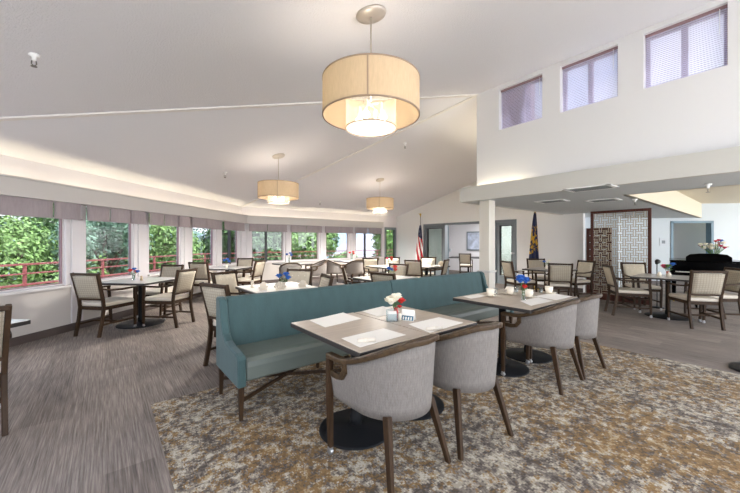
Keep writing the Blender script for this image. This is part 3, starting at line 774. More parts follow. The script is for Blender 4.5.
bench('teal velvet banquette unit farther right, ending at the pillar', 2.845, 4.92, 'right')

# --- tables in front of the banquette ---------------------------------------
TG = 'paired tables along the banquette'
make_table('dining_table', 'near left table of the front pair, with two paper menus only', .605, .9, loc=(1.445, 1.96, 0), group=TG)
make_table('dining_table', 'near right table of the front pair, holding white roses and tent card', .545, .9, loc=(2.03, 1.955, 0), group=TG)
make_table('dining_table', 'left table of the far pair by the banquette, set with cups', .575, .88, loc=(3.395, 1.90, 0), group=TG)
make_table('dining_table', 'right table of the far pair, nearest the pillar side walkway', .575, .88, loc=(3.98, 1.90, 0), group=TG)
BG = 'grey barrel chairs at the banquette tables'
b0 = make_barrel('grey barrel chair nearest the camera, its caster at lower left', BG)
b0.location = (1.41, 1.53, 0); b0.rotation_euler = (0, 0, R(2))
index(b0)
dup(b0, (2.03, 1.47, 0), 8, 'grey barrel chair second from the left, right of the nearest one', BG)
dup(b0, (3.44, 1.47, 0), 0, 'grey barrel chair third from the left, at the table with cups', BG)
dup(b0, (4.0, 1.45, 0), 4, 'grey barrel chair farthest right, partly behind the third one', BG)

# --- square tables of the hall ----------------------------------------------
HG = 'square four seat tables of the hall'
T = {}
def hall_table(key, loc, rot, label, s=.88):
    T[key] = Vector((loc[0], loc[1], 0)); return make_table('dining_table', label, s, s, loc=(*loc, 0), rot=rot, group=HG, rr=.34, top='glare_top')
hall_table('A', (.47, 6.73), 45, 'square pale table by the left window wall with red and blue flowers')
hall_table('B', (2.38, 8.62), 45, 'square pale table under the left wall windows near the corner, blue flower')
hall_table('C', (4.35, 9.1), 0, 'pale table at first far window with blue flowers and barrel chairs')
hall_table('D', (6.5, 9.05), 0, 'pale table at the far windows with red flowers and barrel chairs')
hall_table('G', (1.9, 4.45), 0, 'table just behind the banquette, strewn with folded cream napkins')
hall_table('H', (3.9, 4.35), 0, 'second table behind the banquette with a red and blue posy')
hall_table('K', (5.85, 6.45), 0, 'table in mid hall before the far windows, with small red posy')
hall_table('M', (6.75, 5.95), 0, 'table in front of the striped flag, behind the banquette')
hall_table('P', (8.2, 3.4), 0, 'table between the navy flag and the far banquette tables')
hall_table('Q', (8.1, 1.28), 0, 'square table in front of the lattice screen and piano', .92)
hall_table('L', (-1.10, 3.85), 45, 'table cut off at the left edge of the frame')

DG = 'dining armchairs'
d0 = make_dining('dining armchair with its back to us, left of the left window table')
e0 = make_dining('button tufted armchair facing us between lattice screen and right table', True)
index(d0)
d0.scale = (.93, 1, 1); e0.scale = (.93, 1, 1)
def place(o, x, y, h): o.location = (x, y, 0); o.rotation_euler = (0, 0, -R(h))
def hd(h): return Vector((math.sin(R(h)), math.cos(R(h)), 0))
def chair(rx, ry, h, label, src=None, off=.31):
    """rx, ry: middle between the rear feet; h: heading it faces"""
    p = Vector((rx, ry, 0)) + hd(h) * off
    return dup(src or d0, p, h, label, DG)
p = Vector((-.165, 6.27, 0)) + hd(43) * .29; place(d0, p.x, p.y, 48)
p = Vector((8.95, 1.95, 0)) + hd(235) * .25; place(e0, p.x, p.y, 235)
chair(1.04, 6.18, -43, 'armchair pulled to the right side of the left window table')
chair(1.02, 7.5, 225, 'armchair behind the left window table, facing the camera')
chair(1.64, 8.12, 45, 'armchair with its back to us at the window table near the corner')
chair(2.93, 7.95, -40, 'armchair right of the corner window table, back in three quarter view')
chair(3.02, 9.28, 225, 'armchair against the window corner, facing us across its table')
chair(.94, 3.80, 70, 'armchair close behind the left armrest of the banquette')
chair(1.42, 5.22, 150, 'armchair at far left of the napkin table, only its back showing', e0)
chair(2.5, 4.98, 232, 'armchair at far right corner of the napkin table, ribbed cushion facing us', e0)
chair(2.32, 3.86, 285, 'low looking armchair right of the napkin table, close behind the banquette')
chair(3.42, 4.98, 125, 'armchair seen nearly edge on at left of the posy table')
chair(3.18, 3.62, 82, 'armchair right behind the banquette seam, in front of the posy table')
chair(4.7, 4.92, 255, 'armchair at right of the posy table, facing left')
chair(5.9, 7.3, 200, 'armchair behind the mid hall table, before the last far window', e0)
chair(6.6, 7.15, 225, 'armchair behind the mid hall table, nearest the glazed door', e0)
chair(6.0, 5.72, 70, 'armchair left of the table before the striped flag')
chair(7.45, 6.5, 235, 'armchair facing us behind the table before the striped flag', e0)
chair(6.85, 5.4, 335, 'armchair with its back to us at the table before the striped flag')
chair(7.4, 4.0, 121, 'armchair beside the pillar, left of the table by the navy flag')
chair(9.05, 4.1, 230, 'armchair in front of the navy flag, facing us')
chair(7.46, 2.88, 62, 'armchair with plaid back to us in front of the navy flag table')
chair(9.02, 2.92, 293, 'armchair at right of the navy flag table, left of the lattice screen', e0)
chair(7.58, 2.05, 148, 'armchair at left of the right table, in front of the lattice screen', e0)
chair(7.36, .70, 55, 'armchair with plaid back to us at the right table, nearest us there')
chair(8.42, .48, 322, 'armchair at the right table in front of the piano, facing left')
chair(-.75, 3.41, -14, 'armchair cut off at the left edge of the frame')
chair(10.95, 7.68, 60, 'armchair in the side room seen through the double doors')
make_table('dining_table', 'dark table in the side room seen through the double doors', 1.0, 1.5, loc=(12.0, 8.25, 0), top='edge', rot=-30, group=HG)
WG = 'barrel chairs by the far windows'
dup(b0, (3.95, 8.35, 0), 20, 'pale barrel chair left at the first far window table', WG)
dup(b0, (5.05, 8.80, 0), 280, 'pale barrel chair right of the first far window table', WG)
dup(b0, (5.65, 8.90, 0), 95, 'barrel chair left of the far window table with red flowers', WG)
dup(b0, (6.15, 8.35, 0), 10, 'barrel chair with its back to us at the red flower table', WG)
dup(b0, (7.25, 8.95, 0), 270, 'barrel chair right of the red flower table, near the glazed door', WG)

# ------------------------------------------------------------------ table settings
ZT = .741
def sheet(name, quad, label, group, mt='paper'):
    c = sum((at(*q, ZT) for q in quad), Vector()) / 4
    o = MB(); vs = [at(*q, ZT) - c for q in quad]
    o.add([v + Vector((0, 0, z)) for z in (0, .002) for v in vs], [(0, 3, 2, 1), (4, 5, 6, 7), (0, 1, 5, 4), (1, 2, 6, 5), (2, 3, 7, 6), (3, 0, 4, 7)])
    ob = o.build(name, mt, loc=c); tag(ob, label, 'menu', group); return ob
SG = 'paper menus on the banquette tables'
sheet('paper_menu', ((309.5, 320.5), (343, 312.7), (361.5, 318.7), (325, 327.5)), 'paper menu at the bench side of the near left table', SG)
sheet('paper_menu', ((341.5, 338.5), (383.5, 328.5), (406, 335), (360, 347.5)), 'paper menu at the chair side of the near left table', SG)
sheet('paper_menu', ((362, 311.3), (383, 306.4), (400, 311.5), (379, 316.8)), 'paper menu behind the condiment caddy on the near right table', SG)
sheet('paper_menu', ((408.5, 324.3), (439, 317.4), (463, 322.9), (430, 332.8)), 'paper menu at the chair side of the near right table', SG)
sheet('paper_menu', ((520, 301), (538, 297.5), (553, 301), (531, 305.8)), 'paper menu at the near edge of the table with cups', SG)
sheet('paper_menu', ((535, 296.3), (552, 293.2), (572, 296.6), (556, 300.2)), 'paper menu at the right end of the far table pair', SG)
sheet('paper_menu', ((463, 296.5), (478, 294.2), (487, 296), (471, 298.7)), 'paper menu at the left corner of the table with cups', SG)
def roll(px, py, ang, label):
    p = at(px, py, ZT + .003); o = thing('napkin_roll', label, 'napkin', p, ang, 'rolled napkins')
    MB().tube([(-.055, 0, .012), (0, 0, .013), (.06, .002, .012)], [.011, .013, .012], 10).build('cloth_roll', 'napkin', o)
    MB().tube([(-.012, 0, .013), (.012, 0, .013)], .0142, 10).build('paper_band', 'napkin', o)
roll(366, 342, 30, 'small napkin roll on the menu nearest the camera')
roll(434, 330.2, 30, 'small napkin roll on the right menu of the near pair')
def flowers(name, p, label, heads, vase='glass', vh=.1, vr=.028, sc_=1.0, group='table flowers', seed=0):
    o = thing(name, label, 'flowers', p, 0, group); g = random.Random(seed)
    m = MB(); m.lathe([(vr * .8, 0), (vr, .004), (vr * .95, vh * .6), (vr * .7, vh * .85), (vr * .85, vh)], n=16, cap=True); m.build('vase', {'glass': 'clear', 'red': 'redvase', 'white': 'china'}[vase], o)
    m = MB()
    for k, (dx, dy, dz, r, c) in enumerate(heads): m.tube([(dx * .1, dy * .1, .01), (dx * .4, dy * .4, vh), (dx, dy, vh + dz)], .0025 * sc_, 5)
    for k in range(14):
        a = g.uniform(0, 6.28); r = g.uniform(.02, .05) * sc_; z = vh + g.uniform(.005, .05) * sc_; d = Vector((math.cos(a), math.sin(a), 0)); s = Vector((-d.y, d.x, 0)) * .010 * sc_; q = Vector((0, 0, z))
        m.add([q, q + d * r * .6 + s, q + d * r * 1.3 + Vector((0, 0, .012)), q + d * r * .6 - s], [(0, 1, 2, 3)])
    m.build('stems_and_leaves', 'green', o)
    for k, (dx, dy, dz, r, c) in enumerate(heads): MB().bloom((dx, dy, vh + dz), r, 0, seed * 10 + k).build('bloom', c, o)
    return o
p = at(394.5, 316, ZT)
cd = thing('condiment_caddy', 'clear caddy of packets beside the white roses', 'caddy', at(392, 320.5, ZT), 38)
mb = MB(); mb.box((-.045, -.04, 0), (.045, .04, .004)); mb.box((-.045, -.04, 0), (-.042, .04, .075)); mb.box((.042, -.04, 0), (.045, .04, .075)); mb.box((-.045, -.04, 0), (.045, -.037, .06)); mb.box((-.045, .037, 0), (.045, .04, .085)); mb.build('acrylic_box', 'clear', cd)
for k, c in enumerate(('paper', 'paper', 'pink', 'paper')): MB().box((-.035 + .001 * k, -.03 + .016 * k, .006), (.035, -.02 + .016 * k, .066 + .006 * (k % 2))).build('packet_row', c, cd)
mb = MB(); mb.lathe([(.014, 0), (.015, .05), (.012, .06)], (.062, -.005, 0), 12); s_ = mb.build('salt_shaker', 'napkin', cd)
flowers('rose_vase', at(400, 318.5, ZT) + Vector((.0, .05, 0)), 'small vase of white roses with one red bloom on the near right table', [(-.055, .0, .055, .05, 'white'), (-.015, -.02, .085, .05, 'white'), (.02, .03, .08, .048, 'white'), (-.03, .04, .06, .048, 'white'), (.045, -.015, .05, .042, 'red'), (.0, -.045, .012, .022, 'red'), (.03, .0, .10, .028, 'white')], 'red', .085, .022, seed=1)
tc_ = thing('tent_card', 'folded blue and white tent card leaning beside the rose vase', 'card', at(408.5, 320, ZT), 66)
mb = MB(); mb.prism([(-.03, 0), (0, .085), (.03, 0), (.027, 0), (0, .079), (-.027, 0)], lambda p_, q, x: (x, p_, q), -.055, .055); cf = mb.build('card_fold', 'paper', tc_)
mb = MB(); mb.add([(-.05, -.0295, .004), (.05, -.0295, .004), (.05, -.0175, .038), (-.05, -.0175, .038)], [(0, 1, 2, 3)]); mb.build('blue_print', 'cardblue', cf)
mb = MB()
for k in range(4):
    x_ = -.04 + .022 * k; mb.add([(x_, -.0300, .008), (x_ + .012, -.0300, .008), (x_ + .012, -.0215, .03), (x_, -.0215, .03)], [(0, 1, 2, 3)])
mb.build('white_print', 'paper', cf)
# cups, saucers, glasses on the far pair
def cup(px, py, label, h=0):
    p = at(px, py, ZT); s_ = MB(); s_.lathe([(.035, 0), (.04, .004), (.082, .014), (.084, .017), (.045, .009), (.0005, .008)], n=24, cap=False); so = s_.build('saucer', 'china', loc=p); tag(so, 'saucer under the ' + label, 'saucer', 'saucers on the far table pair')
    o = thing('coffee_cup', 'ivory ' + label, 'cup', p + Vector((0, 0, .0095)), h, 'cups on the far table pair')
    MB().lathe([(.028, 0), (.034, .004), (.043, .035), (.046, .08), (.042, .08), (.038, .035), (.0005, .008)], n=24, cap=False).build('cup_body', 'china', o)
    MB().tube([(.043, 0, .065), (.064, 0, .068), (.072, 0, .047), (.06, 0, .026), (.041, 0, .023)], .005, 8).build('handle', 'china', o)
cup(490.5, 296.3, 'cup at the left end of the far table pair', 40)
cup(510, 294.3, 'cup second from left, beside the clear jar', 200)
cup(529, 297.2, 'cup just right of the blue flower vase', 300)
cup(549, 293.6, 'cup at the right end of the far table pair', 10)
def tumbler(px, py, label, r=.024, h=.075):
    o = MB().lathe([(r * .85, 0), (r, h), (r * .92, h), (r * .78, .006), (.0005, .006)], n=16, cap=False).build('water_glass', 'clear', loc=at(px, py, ZT)); tag(o, label, 'glass', 'glasses on the far table pair')
tumbler(495.5, 294.3, 'small clear glass right of the leftmost cup')
tumbler(541, 293.2, 'small clear glass left of the rightmost cup')
tumbler(516.5, 292.2, 'small clear glass behind the blue flower vase')
flowers('flower_vase', at(523.5, 300.5, ZT), 'clear vase of blue blooms with a red one on the far table pair', [(-.05, .01, .11, .052, 'blue'), (.0, .03, .135, .052, 'blue'), (.045, .0, .11, .05, 'blue'), (.01, -.02, .10, .045, 'blue'), (.0, -.012, .04, .035, 'red')], 'glass', .11, .022, seed=2)
def posy(key, label, cols, dx=0, dy=0, sc_=1.0, vase='white', vh=.09):
    c = T[key] + Vector((dx, dy, ZT)); hs_ = []
    for k, cc in enumerate(cols):
        a = k * 2.4; r = .045 * sc_ if len(cols) > 1 else 0; hs_.append((r * math.cos(a), r * math.sin(a), (.045 + .02 * (k % 3)) * sc_, .034 * sc_, cc))
    flowers('flower_posy', c, label, hs_, vase, vh, .025, sc_, seed=len(T) + len(label))
posy('A', 'red and blue flowers on the left window table', ['blue', 'red', 'blue', 'red', 'red'], -.1, -.03, 1.15, 'glass')
posy('B', 'blue flower vase on the table near the window corner', ['blue', 'blue', 'blue'], -.02, .0, 1.3)
posy('C', 'tall blue flowers on the first far window table', ['blue', 'blue', 'blue'], -.1, .0, 1.5, 'glass', .17)
posy('D', 'tall red flowers on the second far window table', ['red', 'red', 'red'], .0, .0, 1.5, 'glass', .17)
posy('G', 'blue blooms with red vase on the napkin table', ['blue', 'blue', 'blue'], .05, -.1, 1.45, 'red', .06)
posy('H', 'red and blue posy on the table right behind the banquette', ['red', 'blue', 'red', 'blue'], .12, .0, 1.45, 'white', .06)
posy('K', 'small red posy on the mid hall table', ['red', 'pink', 'red'], .15, .15, 1.5)
posy('P', 'small white posy on the table by the navy flag', ['white', 'blue', 'white'], -.05, .05, 1.2)
posy('Q', 'blue and pink posy on the right table before the piano', ['blue', 'pink', 'blue', 'pink', 'green'], .1, .02, 1.5, 'red', .09)
# shakers and glasses
def shaker(c, label, col='china', h=.07, r=.02):
    o = MB().lathe([(r, 0), (r * 1.02, h * .6), (r * .7, h * .85), (r * .72, h), (r * .4, h * 1.06)], n=14).build('shaker', col, loc=c); tag(o, label, 'shaker', 'shakers and small pots on hall tables')
shaker(T['A'] + Vector((.0, -.1, ZT)), 'tan shaker beside the flowers on the left window table', 'shade_lamp' )
shaker(T['Q'] + Vector((-.12, .1, ZT)), 'white pot left of the posy on the right table', h=.08, r=.03)
shaker(T['Q'] + Vector((-.02, -.02, ZT)), 'cream pot in front of the posy on the right table', 'napkin', .07, .03)
shaker(T['Q'] + Vector((.1, .02, ZT)), 'cream pot right of the posy on the right table', 'napkin', .07, .028)
shaker(T['M'] + Vector((.1, -.1, ZT)), 'white pot on the table before the striped flag', h=.12, r=.035)
shaker(T['K'] + Vector((-.1, -.2, ZT)), 'white pot on the mid hall table', h=.12, r=.03)
def fan_napkin(c, h, label, s=1.0):
    g = random.Random(label); m = MB(); n = 9; vs = []
    for k in range(n + 1):
        a = math.pi * (.1 + .8 * k / n); zz = .09 * s * math.sin(a); xx = .08 * s * math.cos(a); yy = (.014 if k % 2 else -.014) * s
        vs += [(xx * .35, yy * .6, .0), (xx, yy, zz + .01)]
    m.add(vs, [(2 * k, 2 * k + 2, 2 * k + 3, 2 * k + 1) for k in range(n)]); m.box((-.05 * s, -.02, 0), (.05 * s, .02, .012))
    o = m.build('folded_napkin', 'napkin', loc=c); o.rotation_euler = (0, 0, R(h)); tag(o, label, 'napkin', 'fan folded napkins')
fan_napkin(T['G'] + Vector((-.28, -.2, ZT)), 30, 'fan folded napkin at the near left of the napkin table', 1.1)
fan_napkin(T['G'] + Vector((-.1, -.32, ZT)), -10, 'fan folded napkin at the near middle of the napkin table', 1.1)
fan_napkin(T['G'] + Vector((-.3, .15, ZT)), 80, 'fan folded napkin at the far left of the napkin table')
fan_napkin(T['G'] + Vector((.25, -.28, ZT)), 10, 'fan folded napkin at the near right of the napkin table')
fan_napkin(T['H'] + Vector((-.3, .1, ZT)), 50, 'fan folded napkin at the left of the posy table')
fan_napkin(T['M'] + Vector((.25, -.3, ZT)), -30, 'fan folded napkin on the table before the striped flag', 1.3)
ob = MB().box((-.43, -.43, 0), (.43, .43, .003)).build('tablecloth', 'paper', loc=T['G'] + Vector((0, 0, .7405))); tag(ob, 'cream cloth covering the napkin table behind the banquette', 'tablecloth')
ob = MB().box((-.43, -.43, 0), (.43, .43, .003)).build('tablecloth', 'paper', loc=T['H'] + Vector((0, 0, .7405))); tag(ob, 'white cloth covering the posy table behind the banquette', 'tablecloth')
for o in COL.objects:
    if o.name.startswith(('folded_napkin', 'flower_posy')) and abs(o.location.z - ZT) < .01 and (o.location.xy - T['G'].xy).length < .6 or o.name.startswith(('folded_napkin', 'flower_posy')) and (o.location.xy - T['H'].xy).length < .6: o.location.z = .744

# ------------------------------------------------------------------ pendants
def pendant(px, py, label, D=.825, loc=None):
    c = ceil_at(px, py); o = thing('pendant_lamp', label, 'lamp', c, 0, 'drum pendants'); r = D / 2
    dz = -.585   # top of drum under the ceiling
    zt, zb = dz, dz - .30
    g = Vector((0, 0, 1)); n = (Vector((c.x - .1, c.y, ceil_z(c.x - .1, c.y))) - c)
    sx = (ceil_z(c.x + .05, c.y) - ceil_z(c.x - .05, c.y)) / .1; sy = (ceil_z(c.x, c.y + .05) - ceil_z(c.x, c.y - .05)) / .1
    nn = Vector((-sx, -sy, 1)).normalized(); q = g.rotation_difference(nn)
    cp = MB().lathe([(.128, 0), (.132, -.012), (.12, -.03), (.03, -.035)], n=32).build('ceiling_canopy', 'lamp_metal', o); cp.rotation_euler = q.to_euler()
    MB().tube([(0, 0, -.03), (0, 0, zb + .08)], .0065, 8).build('stem', 'lamp_metal', o)
    sh = MB().lathe([(r, zb), (r, zt)], n=64, cap=False).build('drum_shade', 'shade_lamp', o)
    MB().lathe([(r - .006, zb), (r - .006, zt)], n=64, cap=False).build('shade_lining', 'sheer', sh)
    m = MB()
    for z in (zb, zt): m.lathe([(r - .008, z - .005), (r + .003, z - .005), (r + .003, z + .006), (r - .008, z + .006), (r - .008, z - .005)], n=64, cap=False)
    a = math.atan2(-c.y, -c.x) - .06; e = Vector((math.cos(a), math.sin(a), 0)) * (r + .002); m.bar(e + Vector((0, 0, zb)), e + Vector((0, 0, zt)), .012, .003, up=e); m.build('edge_tape', 'shade_edge', sh)
    m = MB()
    for k in range(3):
        b = k * 2.094; m.tube([(0, 0, zt - .03), (math.cos(b) * r, math.sin(b) * r, zt - .03)], .003, 6)
    m.build('shade_spider', 'lamp_metal', sh)
    inn = MB().lathe([(r * .52, zb - .105), (r * .52, zb + .14)], n=48, cap=False).build('inner_drum', 'sheer', o)
    m = MB().lathe([(r * .52 + .003, zb - .11), (r * .52 + .003, zb - .10)], n=48, cap=False); m.build('inner_hoop', 'shade_edge', inn)
    MB().lathe([(r * .51, zb - .105), (r * .3, zb - .112), (.001, zb - .115)], n=48, cap=False).build('diffuser', 'diffuser', o)
    for k in range(4):
        b = k * 1.571 + .5; bx, by = math.cos(b) * .11, math.sin(b) * .11
        m = MB(); m.tube([(0, 0, zb + .1), (bx, by, zb + .1)], .006, 6); m.tube([(bx, by, zb + .02), (bx, by, zb + .1)], .015, 8); am = m.build('lamp_arm', 'lamp_metal', o)
        MB().ball((bx, by, zb - .02), .032, 0, 10).build('bulb', 'bulb', am)
    return c, zb
PC = [pendant(371, 13, 'large drum pendant nearest the camera, over the front tables'),
      pendant(278.5, 155.5, 'drum pendant over the left side of the hall'),
      pendant(380, 179.5, 'smallest looking drum pendant, farthest, before the far windows')]

# ------------------------------------------------------------------ ceiling hardware
def sprinkler(c, label, s=1.0):
    o = thing('ceiling_sprinkler', label, 'sprinkler', c, 0, 'ceiling sprinklers')
    MB().lathe([(.035 * s, 0), (.032 * s, -.012 * s), (.014 * s, -.02 * s), (.012 * s, -.05 * s)], n=20).build('escutcheon', 'vent', o)
    m = MB(); m.tube([(-.012 * s, 0, -.05 * s), (-.014 * s, 0, -.075 * s), (0, 0, -.09 * s)], .004 * s, 6); m.tube([(.012 * s, 0, -.05 * s), (.014 * s, 0, -.075 * s), (0, 0, -.09 * s)], .004 * s, 6); m.lathe([(.019 * s, -.095 * s), (.019 * s, -.091 * s)], n=14); m.build('sprinkler_head', 'sprink', o)
sprinkler(ceil_at(34, 54), 'sprinkler in the upper left corner of the ceiling, nearest')
sprinkler(ceil_at(225, 172), 'sprinkler between the left cove and the second pendant', 1.3)
sprinkler(ceil_at(405, 143), 'sprinkler to the right of the ceiling hip batten', 1.3)
sprinkler(ceil_at(320, 201), 'sprinkler near the far cove, between the two far pendants', 1.4)
def on_z(px, py, z): a, b = ray(px); Y = (z - H) * F / (HY - py); return Vector((a * Y, b * Y, z))
sprinkler(on_z(708, 184, LOW), 'sprinkler under the grey ceiling at far right', 1.2)
sprinkler(on_z(635, 199, LOW) , 'sprinkler under the grey ceiling above the lattice screen', 1.2)
def vent(c, label, w=.6, d=.42):
    o = thing('ceiling_vent', label, 'vent', c, 0, 'vents in the grey ceiling')
    m = MB(); m.box((-d / 2, -w / 2, -.012), (-d / 2 + .06, w / 2, -.001)); m.box((d / 2 - .06, -w / 2, -.012), (d / 2, w / 2, -.001)); m.box((-d / 2, -w / 2, -.012), (d / 2, -w / 2 + .06, -.001)); m.box((-d / 2, w / 2 - .06, -.012), (d / 2, w / 2, -.001)); m.build('vent_frame', 'vent', o, bevel=.002)
    m = MB()
    for k in range(5): x = -d / 2 + .075 + k * (d - .15) / 4; m.bar((x, -w / 2 + .05, -.008), (x, w / 2 - .05, -.008), .022, .003, up=(.6, 0, 1))
    m.build('vent_louvres', 'vent_dark', o)
vent(on_z(590, 188, LOW), 'larger long white vent in the grey ceiling')
vent(on_z(552, 201, LOW), 'smaller looking white vent in the grey ceiling, nearer the pillar', .5)
vent(on_z(514, 202, LOW) + Vector((1.0, -1.2, 0)), 'faint white vent deepest in the grey ceiling above the screen', .5)

# ------------------------------------------------------------------ flags
def flag(px, x, topz, label, mt, w, z0, z1, eagle=True):
    a, b = ray(px); Y = x / a; c = Vector((x, b * Y, 0)); o = thing('standing_flag', label, 'flag', c, 0)
    MB().lathe([(.14, 0), (.14, .02), (.05, .05), (.03, .09)], n=24).build('flag_stand', 'gold', o)
    MB().tube([(0, 0, .03), (0, 0, topz - .06)], .012, 10).build('flag_pole', 'wood_grey', o)
    m = MB()
    if eagle:
        m.ball((0, 0, topz - .04), .025, 0, 8); m.add([(0, 0, topz - .02), (-.02, -.02, topz + .01), (.05, -.075, topz + .08), (.02, -.02, topz + .05)], [(0, 1, 2, 3)]); m.add([(0, 0, topz - .02), (-.02, .02, topz + .01), (-.05, .075, topz + .08), (.0, .02, topz + .05)], [(0, 1, 2, 3)]); m.lathe([(.02, topz - .02), (.03, topz + .02), (.01, topz + .08)], n=10)
    else: m.lathe([(.02, topz - .06), (.028, topz - .03), (.002, topz + .05)], n=12)
    m.build('finial', 'gold', o)
    m = MB(); nu, nv = 22, 16; vs = []; uv = {}
    for i in range(nv + 1):
        f = i / nv; z = z1 + (z0 - z1) * f; ww = w * (.16 + .84 * f ** .75)
        for j in range(nu + 1):
            u = j / nu; th = u * 2 * math.pi * 2.6; px_ = -u * ww + .03; dep = .035 * math.sin(th) * (.3 + .7 * f)
            d = Vector((CT * .9, -ST * .9)) if True else None
            q = Vector((CT * -px_, -ST * -px_, z)) * 1.0; q = Vector((-CT * (u - .35) * ww, ST * (u - .35) * ww, z - (.12 * u * f))) + Vector((-ST, -CT, 0)) * (dep + .02)
            uv[len(vs)] = (u, f); vs.append(q)
    m.add(vs, [(i * (nu + 1) + j, i * (nu + 1) + j + 1, (i + 1) * (nu + 1) + j + 1, (i + 1) * (nu + 1) + j) for i in range(nv) for j in range(nu)], 0, True); m.uv = uv
    m.build('flag_cloth', mt, o)
flag(420.5, 9.75, 2.44, 'red, white and blue striped flag on a pole with gold eagle', 'usflag', .36, .55, 2.04)
flag(535, 9.8, 2.27, 'navy blue flag with gold emblem hanging from its pole', 'navyflag', .33, .66, 2.25, False)

# ------------------------------------------------------------------ lattice screens
def lattice(name, label, c, L, h, mt_frame, mt_lat, cell=.095, heading=0, fw=.06, b=.006):
    o = thing(name, label, 'screen', c, heading)
    for s in (-1, 1): MB().box((-.025, s * L / 2, 0), (.025, s * (L / 2 - fw), h)).build('side_post', mt_frame, o, bevel=.004)
    MB().box((-.025, -L / 2 + fw, h - fw), (.025, L / 2 - fw, h)).build('top_rail', mt_frame, o, bevel=.004)
    MB().box((-.025, -L / 2 + fw, 0), (.025, L / 2 - fw, .14)).build('bottom_rail', mt_frame, o, bevel=.004)
    m = MB(); y0, y1, z0, z1 = -L / 2 + fw, L / 2 - fw, .14, h - fw; ny = round((y1 - y0) / cell); nz = round((z1 - z0) / (cell * 1.15)); cy = (y1 - y0) / ny; cz = (z1 - z0) / nz
    for i in range(ny):
        for j in range(nz):
            cx_, cz_ = y0 + (i + .5) * cy, z0 + (j + .5) * cz
            if (i + j) % 2:
                for s in (-1, 1): m.box((-.012, cx_ + s * cy * .24 - b, max(z0, cz_ - cz * .78)), (.012, cx_ + s * cy * .24 + b, min(z1, cz_ + cz * .78)))
            else:
                for s in (-1, 1): m.box((-.012, max(y0, cx_ - cy * .78), cz_ + s * cz * .26 - b), (.012, min(y1, cx_ + cy * .78), cz_ + s * cz * .26 + b))
    m.build('lattice_panel', mt_lat, o); return o
lattice('lattice_screen', 'tall dark framed lattice room divider reaching the grey ceiling', (9.27, 2.31, 0), 1.15, 2.12, 'screen_wood', 'lattice')
lattice('lattice_screen', 'lower brown lattice screen standing behind the tall divider', (10.0, 2.93, 0), .56, 1.74, 'screen_wood', 'lattice_brown', .08, b=.015)

# ------------------------------------------------------------------ piano and things at right
pp = cw(7.485, 7.1); PH = 81; pn = thing('grand_piano', 'black grand piano behind the right table, vase on its lid', 'piano', pp, PH, None)
outl = [(-.75, 0), (.75, 0), (.75, .55), (.7, .8), (.52, 1.05), (.4, 1.3), (.28, 1.55), (.05, 1.7), (-.3, 1.76), (-.62, 1.7), (-.75, 1.5)]
m = MB(); m.prism(outl, lambda p_, q, z: (p_, q, z), .64, .93); m.build('case', 'piano', pn, bevel=.01)
m = MB(); m.prism([(x * 1.01, y if y > .3 else .22) for x, y in outl], lambda p_, q, z: (p_, q, z), .935, .955); m.build('lid', 'piano', pn, bevel=.004)
m = MB(); m.box((-.75, -.16, .60), (.75, 0, .70)); m.box((-.75, -.16, .70), (-.67, 0, .80)); m.box((.67, -.16, .70), (.75, 0, .80)); m.build('key_bed', 'piano', pn, bevel=.01)
m = MB(); [m.box((-.655 + .0252 * k, -.15, .70), (-.655 + .0252 * k + .0235, -.01, .715)) for k in range(52)]; ks = m.build('white_keys', 'white_key', pn)
m = MB()
for k in range(52):
    if k % 7 in (0, 1, 3, 4, 5): m.box((-.655 + .0252 * (k + 1) - .006, -.1, .715), (-.655 + .0252 * (k + 1) + .006, -.01, .725))
m.build('black_keys', 'piano', pn)
m = MB(); m.prism([(-.36, .95), (.36, .95), (.36, 1.04), (.29, 1.10), (.14, 1.12), (-.14, 1.12), (-.29, 1.10), (-.36, 1.04)], lambda p_, q, y: (p_ - .12, y + (q - .95) * .25, q), .12, .14); m.build('music_desk', 'piano', pn, bevel=.003)
for x, y in ((-.68, .1), (.68, .1), (-.2, 1.5)):
    m = MB(); m.lathe([(.06, .64), (.065, .55), (.04, .45), (.035, .12), (.045, .08), (.02, .06)], (x, y, 0), 14); lg = m.build('leg', 'piano', pn)
    MB().tube([(x - .015, y, .03), (x + .015, y, .03)], .03, 12).build('caster', 'gold', lg)
m = MB(); m.box((-.1, .25, .1), (.1, .3, .64)); m.box((-.12, .12, .08), (.12, .32, .12)); m.build('pedal_lyre', 'piano', pn, bevel=.004)
g = random.Random(5); hds = []
for k in range(26):
    a = g.uniform(0, 6.28); r = .26 * math.sqrt(g.random()); hds.append((r * math.cos(a), r * math.sin(a), .10 + g.uniform(0, .24) * (1 - r * 1.6), g.uniform(.038, .055), g.choice(['white', 'white', 'red', 'pink', 'white', 'blue'] if r < .2 else ['white', 'white', 'white', 'pink'])))
fv = flowers('bouquet_vase', cw(7.95, 7.6) + Vector((0, 0, .956)), 'big bouquet of white and red flowers on the piano', hds, 'glass', .17, .05, 2.2, None, seed=6)
o = thing('piano_bench', 'black bench in front of the piano, mostly hidden by chairs', 'bench', pp - hd(PH) * .5, PH)
MB().box((-.38, -.17, .44), (.38, .17, .51)).build('bench_seat', 'black', o, bevel=.01)
for x in (-.34, .34):
    for y in (-.13, .13): MB().bar((x, y, 0), (x, y, .44), .035, .035).build('leg', 'piano', o)
ms = thing('microphone_stand', 'black microphone on a thin stand left of the piano', 'microphone stand', cw(5.6, 6.45) , 0)
ms.location = cw((657 - HX) / F * 6.9, 6.9)
MB().lathe([(.13, 0), (.13, .015), (.02, .03)], n=24).build('stand_base', 'black', ms); MB().tube([(0, 0, .02), (0, 0, .93)], .009, 8).build('stand_pole', 'black', ms); MB().tube([(-.05, .0, .93), (.03, 0, .96), (.07, 0, .965)], [.024, .045, .05], 12).build('microphone', 'black', ms)
